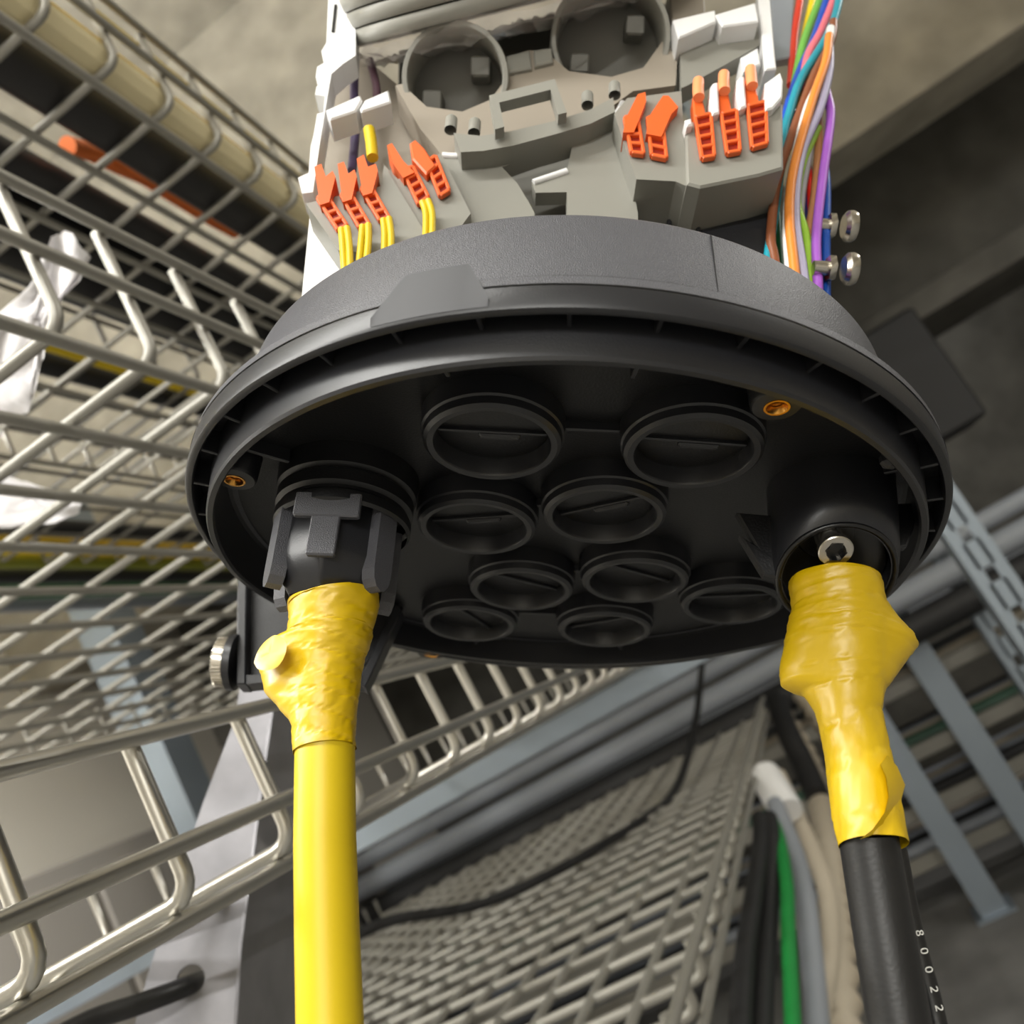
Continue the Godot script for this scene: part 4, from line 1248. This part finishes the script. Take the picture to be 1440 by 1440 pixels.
	block("grey connector block with two orange inserts right of the left three-insert block", [[Vector2(-0.06765, 0.12568), Vector2(-0.06178, 0.11856), Vector2(-0.04761, 0.13285), Vector2(-0.03484, 0.10262), Vector2(-0.03957, 0.09223), Vector2(-0.04932, 0.09185)], 0.038, 0.056], [
		[[Vector2(-0.06006, 0.12052), Vector2(-0.05671, 0.12285), Vector2(-0.04981, 0.10768), Vector2(-0.05299, 0.10406)], [Vector2(-0.0668, 0.13189), Vector2(-0.06513, 0.13308), Vector2(-0.06014, 0.12397), Vector2(-0.05557, 0.11833), Vector2(-0.05929, 0.11531), Vector2(-0.06351, 0.12237)]],
		[[Vector2(-0.05206, 0.12524), Vector2(-0.04901, 0.12871), Vector2(-0.04286, 0.11148), Vector2(-0.04589, 0.10854)], [Vector2(-0.05881, 0.13346), Vector2(-0.05699, 0.1358), Vector2(-0.05329, 0.13142), Vector2(-0.04821, 0.12202), Vector2(-0.05133, 0.11756), Vector2(-0.05703, 0.12534)]]], false)
	for px in [[Vector2(0.03999, 0.14227), Vector2(0.04235, 0.14351), Vector2(0.04264, 0.13971), Vector2(0.04057, 0.13887)], [Vector2(0.05036, 0.16073), Vector2(0.05158, 0.16321), Vector2(0.05347, 0.1641), Vector2(0.05275, 0.14661), Vector2(0.05011, 0.14535), Vector2(0.04963, 0.15352)], [Vector2(0.06037, 0.16518), Vector2(0.06156, 0.16686), Vector2(0.06348, 0.16776), Vector2(0.06279, 0.15051), Vector2(0.06008, 0.14884), Vector2(0.05953, 0.15788)], [Vector2(0.07062, 0.16371), Vector2(0.07705, 0.1705), Vector2(0.07757, 0.1656), Vector2(0.07629, 0.15592), Vector2(0.07235, 0.14988), Vector2(0.06942, 0.14861)]]:
		g = Geo.new()
		prism(g, px, 0.058, 0.0655)
		part("white_divider", g, M.white, t)
	# black basket behind the right blocks
	var bk := thing("black_basket", "black ribbed plastic basket below the right connector blocks", "basket", CL)
	g = Geo.new()
	prism(g, [Vector2(0.02567, 0.11854), Vector2(0.02812, 0.12979), Vector2(0.03185, 0.13681), Vector2(0.04993, 0.13675), Vector2(0.04843, 0.11219), Vector2(0.02546, 0.11129)], 0.03, 0.04)
	part("body", g, M.black_textured, bk)
	for px in [[Vector2(0.03666, 0.13359), Vector2(0.038, 0.13364), Vector2(0.03754, 0.11223), Vector2(0.03599, 0.11217)], [Vector2(0.0473, 0.13325), Vector2(0.0489, 0.13331), Vector2(0.04794, 0.10908), Vector2(0.04614, 0.10901)], [Vector2(0.03287, 0.12517), Vector2(0.04854, 0.12728), Vector2(0.04845, 0.12578), Vector2(0.03281, 0.12368)]]:
		g = Geo.new()
		prism(g, px, 0.038, 0.043)
		part("basket_rib", g, M.black_smooth, bk)
	var br := thing("support_bracket", "grey metal bracket with a black sloping cover under the right connector block", "bracket", CL)
	g = Geo.new()
	prism(g, [Vector2(0.05208, 0.14329), Vector2(0.07875, 0.15149), Vector2(0.07661, 0.12961), Vector2(0.05128, 0.12187)], 0.032, 0.035)
	part("plate", g, M.grey_cable, br)
	g = Geo.new()
	prism(g, [Vector2(0.04811, 0.11297), Vector2(0.07478, 0.12347), Vector2(0.07484, 0.10344), Vector2(0.07479, 0.09554), Vector2(0.04761, 0.10481)], 0.036, 0.042)
	part("cover", g, M.black_smooth, br)
	for i in 2:
		var at: Vector3 = [Vector3(0.10149, 0.11861, 0.04), Vector3(0.09629, 0.09248, 0.045)][i]
		var b := thing("cap_bolt", ["upper round-headed steel bolt right of the fibre bundle", "lower round-headed steel bolt right of the fibre bundle"][i], "bolt", CL, "bolts right of the fibre bundle")
		g = Geo.new()
		lathe(g, [Vector2(0.0001, 0.0), Vector2(0.0042, 0.0), Vector2(0.0056, -0.0012), Vector2(0.0058, -0.003), Vector2(0.0052, -0.0042), Vector2(0.0001, -0.0042)], 28, at, Vector3.UP, Vector3(0, 0, -1))
		part("head", g, M.steel, b)
		g = Geo.new()
		tube(g, [at + Vector3(-0.0035, 0, 0), at + Vector3(-0.0105, 0, 0)], 0.0026, 16)
		part("shank", g, M.steel, b)
		g = Geo.new()
		lathe(g, [Vector2(0.0001, 0.0), Vector2(0.0046, 0.0), Vector2(0.0046, -0.0022), Vector2(0.0001, -0.0022)], 6, at + Vector3(-0.0055, 0, 0), Vector3.UP, Vector3(0, 0, -1))
		part("nut", g, M.steel, b)
	# stack of splice trays wrapped in clear film
	var e1 := Vector3(0.9072, 0.4207, 0.0)
	var e3 := (Vector3(0.3435, -0.7421, 0.5756) - e1 * (Vector3(0.3435, -0.7421, 0.5756).dot(e1))).normalized()
	var turn := Basis(e1, e3.cross(e1), e3)
	var at := Vector3(-0.0203, 0.2493, 0.04)
	for k in 6:
		var rings := []
		for lv in [[0.0, -0.0008], [0.0008, 0.0], [0.0052, 0.0], [0.006, -0.0008]]:
			var ring := []
			for j in 72:
				var a := TAU * j / 72
				var ca := cos(a)
				var sa := sin(a)
				var rx: float = 0.079 + lv[1]
				var rz: float = 0.0435 + lv[1]
				ring.append(Vector3(rx * signf(ca) * pow(absf(ca), 0.62), lv[0] + 0.0066 * k, -rz * signf(sa) * pow(absf(sa), 0.75)))
			rings.append(ring)
		g = Geo.new()
		g.loft(rings)
		solo("splice_tray", g, M.grey, "pale grey splice tray in the wrapped stack at the top, %s from the bottom" % ["first", "second", "third", "fourth", "fifth", "sixth"][k], "splice tray", CL * Transform3D(turn, at), "wrapped stack of splice trays")
	g = Geo.new()
	var rings_f := []
	for i in 12:
		var ring := []
		for j in 60:
			var a := TAU * j / 60
			var lv := 1.04 - i * 0.09
			var w := 0.0016 * sin(j * 1.7 + i * 2.1) + 0.0012 * sin(j * 0.9 - i * 3.3)
			var ca := cos(a)
			var sa := sin(a)
			ring.append(Vector3(0.080 * lv * signf(ca) * pow(absf(ca), 0.62), -0.004 - 0.006 * (1.0 - absf(lv - 0.5)) + w + (0.006 if i == 0 else 0.0), -0.046 * lv * signf(sa) * pow(absf(sa), 0.75)))
		rings_f.append(ring)
	g.loft(rings_f, false, true)
	solo("plastic_film", g, M.film, "crinkled clear plastic film under the stack of splice trays", "film", CL * Transform3D(turn, at))


func block(label: String, body: Array, inserts: Array, round_levers: bool) -> void:
	var t := thing("connector_block", label, "connector block", CL, "orange and grey connector blocks")
	var g := Geo.new()
	prism(g, body[0], body[1], body[2], Transform3D.IDENTITY, 0.0008)
	part("body", g, M.grey, t)
	var z: float = body[2]
	for ins in inserts:
		g = Geo.new()
		prism(g, ins[0], z - 0.003, z + 0.0014, Transform3D.IDENTITY, 0.0003)
		var strip := part("insert", g, M.orange_dark, t, "orange insert with four windows")
		# four window frames: bars across the strip, proud of it
		var a: Vector2 = ins[0][0]
		var b: Vector2 = ins[0][1]
		var c: Vector2 = ins[0][2]
		var d: Vector2 = ins[0][3]
		g = Geo.new()
		for k in 5:
			var q := k / 4.0
			var p0 := a.lerp(d, q)
			var p1 := b.lerp(c, q)
			bar(g, Vector3(p0.x, p0.y, z + 0.0016), Vector3(p1.x, p1.y, z + 0.0016), 0.0016, 0.0022, Vector3(0, 0, 1), 0.0003)
		for s in [[a, d], [b, c]]:
			bar(g, Vector3(s[0].x, s[0].y, z + 0.0016), Vector3(s[1].x, s[1].y, z + 0.0016), 0.0012, 0.0022, Vector3(0, 0, 1), 0.0003)
		part("window_frame", g, M.orange, strip)
		g = Geo.new()
		if round_levers:
			prism(g, ins[1], z - 0.004, z + 0.001, Transform3D.IDENTITY, 0.0006)
			part("lever", g, M.orange, strip)
			g = Geo.new()
			var p: Vector2 = (ins[1][1] + ins[1][2]) / 2.0
			var q: Vector2 = (ins[1][0] + ins[1][3]) / 2.0
			tube(g, [Vector3(p.x, p.y, z + 0.002), Vector3(q.x, q.y, z + 0.003), Vector3(q.x, q.y - 0.004, z + 0.003)], 0.0021, 14)
			part("lever_tip", g, M.peach, strip)
		else:
			prism(g, ins[1], z - 0.005, z + 0.0035, Transform3D.IDENTITY, 0.0006)
			part("lever", g, M.orange, strip)


func fibres() -> void:
	var list := [
		["red", Color(0.85, 0.22, 0.12), [Vector3(0.10941, 0.2921, 0.029), Vector3(0.10649, 0.27526, 0.029), Vector3(0.10089, 0.24852, 0.029), Vector3(0.09857, 0.23328, 0.029), Vector3(0.09551, 0.2138, 0.029)]],
		["yellow", Color(0.93, 0.85, 0.1), [Vector3(0.11833, 0.29753, 0.026), Vector3(0.1139, 0.28043, 0.026), Vector3(0.10963, 0.26396, 0.026), Vector3(0.1046, 0.24295, 0.026), Vector3(0.09989, 0.21812, 0.026)]],
		["light green", Color(0.45, 0.72, 0.3), [Vector3(0.11761, 0.27888, 0.037), Vector3(0.11168, 0.26245, 0.037), Vector3(0.09976, 0.22794, 0.037), Vector3(0.09064, 0.18904, 0.037), Vector3(0.08589, 0.17157, 0.037), Vector3(0.08205, 0.15088, 0.037)]],
		["bright blue", Color(0.1, 0.3, 0.72), [Vector3(0.11924, 0.27387, 0.04), Vector3(0.11332, 0.25764, 0.04), Vector3(0.10334, 0.22701, 0.04), Vector3(0.09656, 0.2101, 0.04), Vector3(0.08914, 0.18807, 0.04), Vector3(0.08413, 0.16773, 0.04)]],
		["teal", Color(0.12, 0.55, 0.62), [Vector3(0.11928, 0.2671, 0.044), Vector3(0.11463, 0.24405, 0.044), Vector3(0.1067, 0.22257, 0.044), Vector3(0.09398, 0.19746, 0.044), Vector3(0.08668, 0.17533, 0.044), Vector3(0.08351, 0.16392, 0.044), Vector3(0.08032, 0.14651, 0.044), Vector3(0.07584, 0.12355, 0.044)]],
		["pink", Color(0.9, 0.45, 0.5), [Vector3(0.11965, 0.27219, 0.041), Vector3(0.11562, 0.2561, 0.041), Vector3(0.10668, 0.23197, 0.041), Vector3(0.10008, 0.21724, 0.041), Vector3(0.0945, 0.19716, 0.041)]],
		["brown", Color(0.5, 0.29, 0.18), [Vector3(0.11151, 0.23436, 0.045), Vector3(0.10839, 0.2197, 0.045), Vector3(0.09816, 0.19623, 0.045), Vector3(0.08446, 0.1574, 0.045), Vector3(0.07926, 0.1414, 0.045), Vector3(0.07611, 0.12875, 0.045), Vector3(0.07239, 0.10693, 0.045), Vector3(0.07255, 0.09592, 0.045)]],
		["white", Color(0.85, 0.85, 0.84), [Vector3(0.10914, 0.22782, 0.046), Vector3(0.10502, 0.20733, 0.046), Vector3(0.09831, 0.1882, 0.046), Vector3(0.09227, 0.17293, 0.046), Vector3(0.08272, 0.13653, 0.046), Vector3(0.07848, 0.11176, 0.046), Vector3(0.07719, 0.09277, 0.046)]],
		["orange", Color(0.86, 0.52, 0.2), [Vector3(0.1069, 0.21987, 0.048), Vector3(0.10322, 0.20253, 0.048), Vector3(0.09518, 0.17887, 0.048), Vector3(0.0837, 0.14074, 0.048), Vector3(0.07913, 0.11571, 0.048), Vector3(0.07794, 0.08888, 0.048)]],
		["lilac grey", Color(0.62, 0.6, 0.7), [Vector3(0.10704, 0.2174, 0.0465), Vector3(0.10464, 0.19885, 0.0465), Vector3(0.09799, 0.17545, 0.0465), Vector3(0.08771, 0.14891, 0.0465), Vector3(0.08178, 0.11743, 0.0465), Vector3(0.08134, 0.08913, 0.0465)]],
		["lime", Color(0.6, 0.78, 0.25), [Vector3(0.09827, 0.17121, 0.041), Vector3(0.08971, 0.15045, 0.041), Vector3(0.08521, 0.12981, 0.041), Vector3(0.08652, 0.11159, 0.041), Vector3(0.08541, 0.09353, 0.041)]],
		["violet", Color(0.62, 0.35, 0.75), [Vector3(0.10284, 0.21301, 0.043), Vector3(0.10359, 0.18899, 0.043), Vector3(0.1031, 0.17431, 0.043), Vector3(0.09576, 0.14051, 0.043), Vector3(0.08957, 0.10966, 0.043), Vector3(0.08733, 0.08738, 0.043)]],
		["deep blue", Color(0.08, 0.28, 0.62), [Vector3(0.09866, 0.16956, 0.039), Vector3(0.09866, 0.14525, 0.039), Vector3(0.09467, 0.11396, 0.039), Vector3(0.09147, 0.08894, 0.039)]],
		["scarlet", Color(0.8, 0.15, 0.1), [Vector3(0.09198, 0.18036, 0.037), Vector3(0.09274, 0.15734, 0.037), Vector3(0.09298, 0.14068, 0.037), Vector3(0.09124, 0.12172, 0.037), Vector3(0.08842, 0.10264, 0.037)]],
		["tan", Color(0.62, 0.42, 0.27), [Vector3(0.10026, 0.19428, 0.04), Vector3(0.09903, 0.17041, 0.04), Vector3(0.09358, 0.13732, 0.04), Vector3(0.08836, 0.11376, 0.04), Vector3(0.08577, 0.09619, 0.04)]],
		["dark green", Color(0.1, 0.4, 0.22), [Vector3(0.08051, 0.17492, 0.029), Vector3(0.08082, 0.16021, 0.029), Vector3(0.08144, 0.14925, 0.029), Vector3(0.08113, 0.13239, 0.029), Vector3(0.07993, 0.11008, 0.029)]],
		["maroon", Color(0.5, 0.15, 0.13), [Vector3(0.07942, 0.16787, 0.026), Vector3(0.08036, 0.15955, 0.026), Vector3(0.08049, 0.14338, 0.026), Vector3(0.0809, 0.1279, 0.026)]],
		["navy", Color(0.08, 0.16, 0.4), [Vector3(0.09095, 0.19485, 0.036), Vector3(0.09154, 0.16883, 0.036), Vector3(0.09011, 0.14169, 0.036), Vector3(0.08886, 0.12157, 0.036), Vector3(0.08872, 0.09841, 0.036)]],
		["grey", Color(0.6, 0.6, 0.6), [Vector3(0.10851, 0.22721, 0.04), Vector3(0.10198, 0.19884, 0.04), Vector3(0.09489, 0.16401, 0.04), Vector3(0.08734, 0.13213, 0.04), Vector3(0.08291, 0.09779, 0.04)]],
		["amber", Color(0.8, 0.6, 0.25), [Vector3(0.11703, 0.28225, 0.035), Vector3(0.11362, 0.26048, 0.035), Vector3(0.10789, 0.23469, 0.035), Vector3(0.09895, 0.20563, 0.035), Vector3(0.09234, 0.17862, 0.035), Vector3(0.08852, 0.14947, 0.035)]],
	]
	for f in list:
		var m := mat(f[1], 0.35)
		var ends: Array = f[2]
		var n := ends.size()
		if (ends[n - 1] as Vector3).y < 0.13:
			ends.append(ends[n - 1] + (ends[n - 1] - ends[n - 2]).normalized() * 0.03)
		run2("fibre_tube", ends, 0.0018, m, "%s fibre tube in the twisted bundle at the right of the organiser" % f[0], "fibre tube", "twisted bundle of fibre tubes", 10, 8)
	var pairs := [
		[Vector3(-0.07693, 0.08667, 0.0625), Vector3(-0.07549, 0.07929, 0.0625), Vector3(-0.07297, 0.06532, 0.0625)], [Vector3(-0.0749, 0.08668, 0.0632), Vector3(-0.07317, 0.07867, 0.0632), Vector3(-0.07095, 0.06474, 0.0632)],
		[Vector3(-0.06996, 0.08826, 0.0625), Vector3(-0.06958, 0.08112, 0.0625), Vector3(-0.06899, 0.06855, 0.0625)], [Vector3(-0.06795, 0.08826, 0.0632), Vector3(-0.06704, 0.08051, 0.0632), Vector3(-0.0665, 0.06797, 0.0632)],
		[Vector3(-0.06338, 0.09149, 0.0625), Vector3(-0.06216, 0.08465, 0.0625), Vector3(-0.06102, 0.07196, 0.0625)], [Vector3(-0.06137, 0.09149, 0.0632), Vector3(-0.05987, 0.08401, 0.0632), Vector3(-0.05855, 0.07138, 0.0632)],
		[Vector3(-0.05132, 0.10258, 0.0605), Vector3(-0.04955, 0.09618, 0.0605), Vector3(-0.04847, 0.08076, 0.0605)], [Vector3(-0.0493, 0.10258, 0.0612), Vector3(-0.04725, 0.09552, 0.0612), Vector3(-0.04623, 0.08014, 0.0612)]]
	var whose := ["first", "second", "third", "fourth"]
	for k in pairs.size():
		run2("yellow_fibre", pairs[k], 0.0012, M.yellow, "yellow fibre from the %s orange insert from the left, %s of its pair" % [whose[k / 2], ["left", "right"][k % 2]], "fibre tube", "yellow fibres below the left inserts", 10, 6)
	var darks := [Vector3(-0.09248, 0.217, 0.035), Vector3(-0.09019, 0.1936, 0.035), Vector3(-0.08687, 0.17157, 0.035), Vector3(-0.08519, 0.14664, 0.035), Vector3(-0.08607, 0.21484, 0.035), Vector3(-0.08067, 0.19397, 0.035), Vector3(-0.08051, 0.17182, 0.035), Vector3(-0.0782, 0.14691, 0.035)]
	run2("violet_fibre", darks.slice(0, 4), 0.0018, mat(Color(0.3, 0.25, 0.38), 0.4), "dusky violet fibre behind the white tabs, left one", "fibre tube", "dusky fibres behind the white tabs", 10, 6)
	run2("violet_fibre", darks.slice(4, 8), 0.0018, mat(Color(0.36, 0.26, 0.3), 0.4), "dusky plum fibre behind the white tabs, right one", "fibre tube", "dusky fibres behind the white tabs", 10, 6)
	run2("yellow_fibre_end", [Vector3(-0.07328, 0.134, 0.052), Vector3(-0.07478, 0.14246, 0.052), Vector3(-0.0764, 0.14952, 0.052)], 0.0022, M.yellow, "short yellow fibre end above the left connector block", "fibre tube")
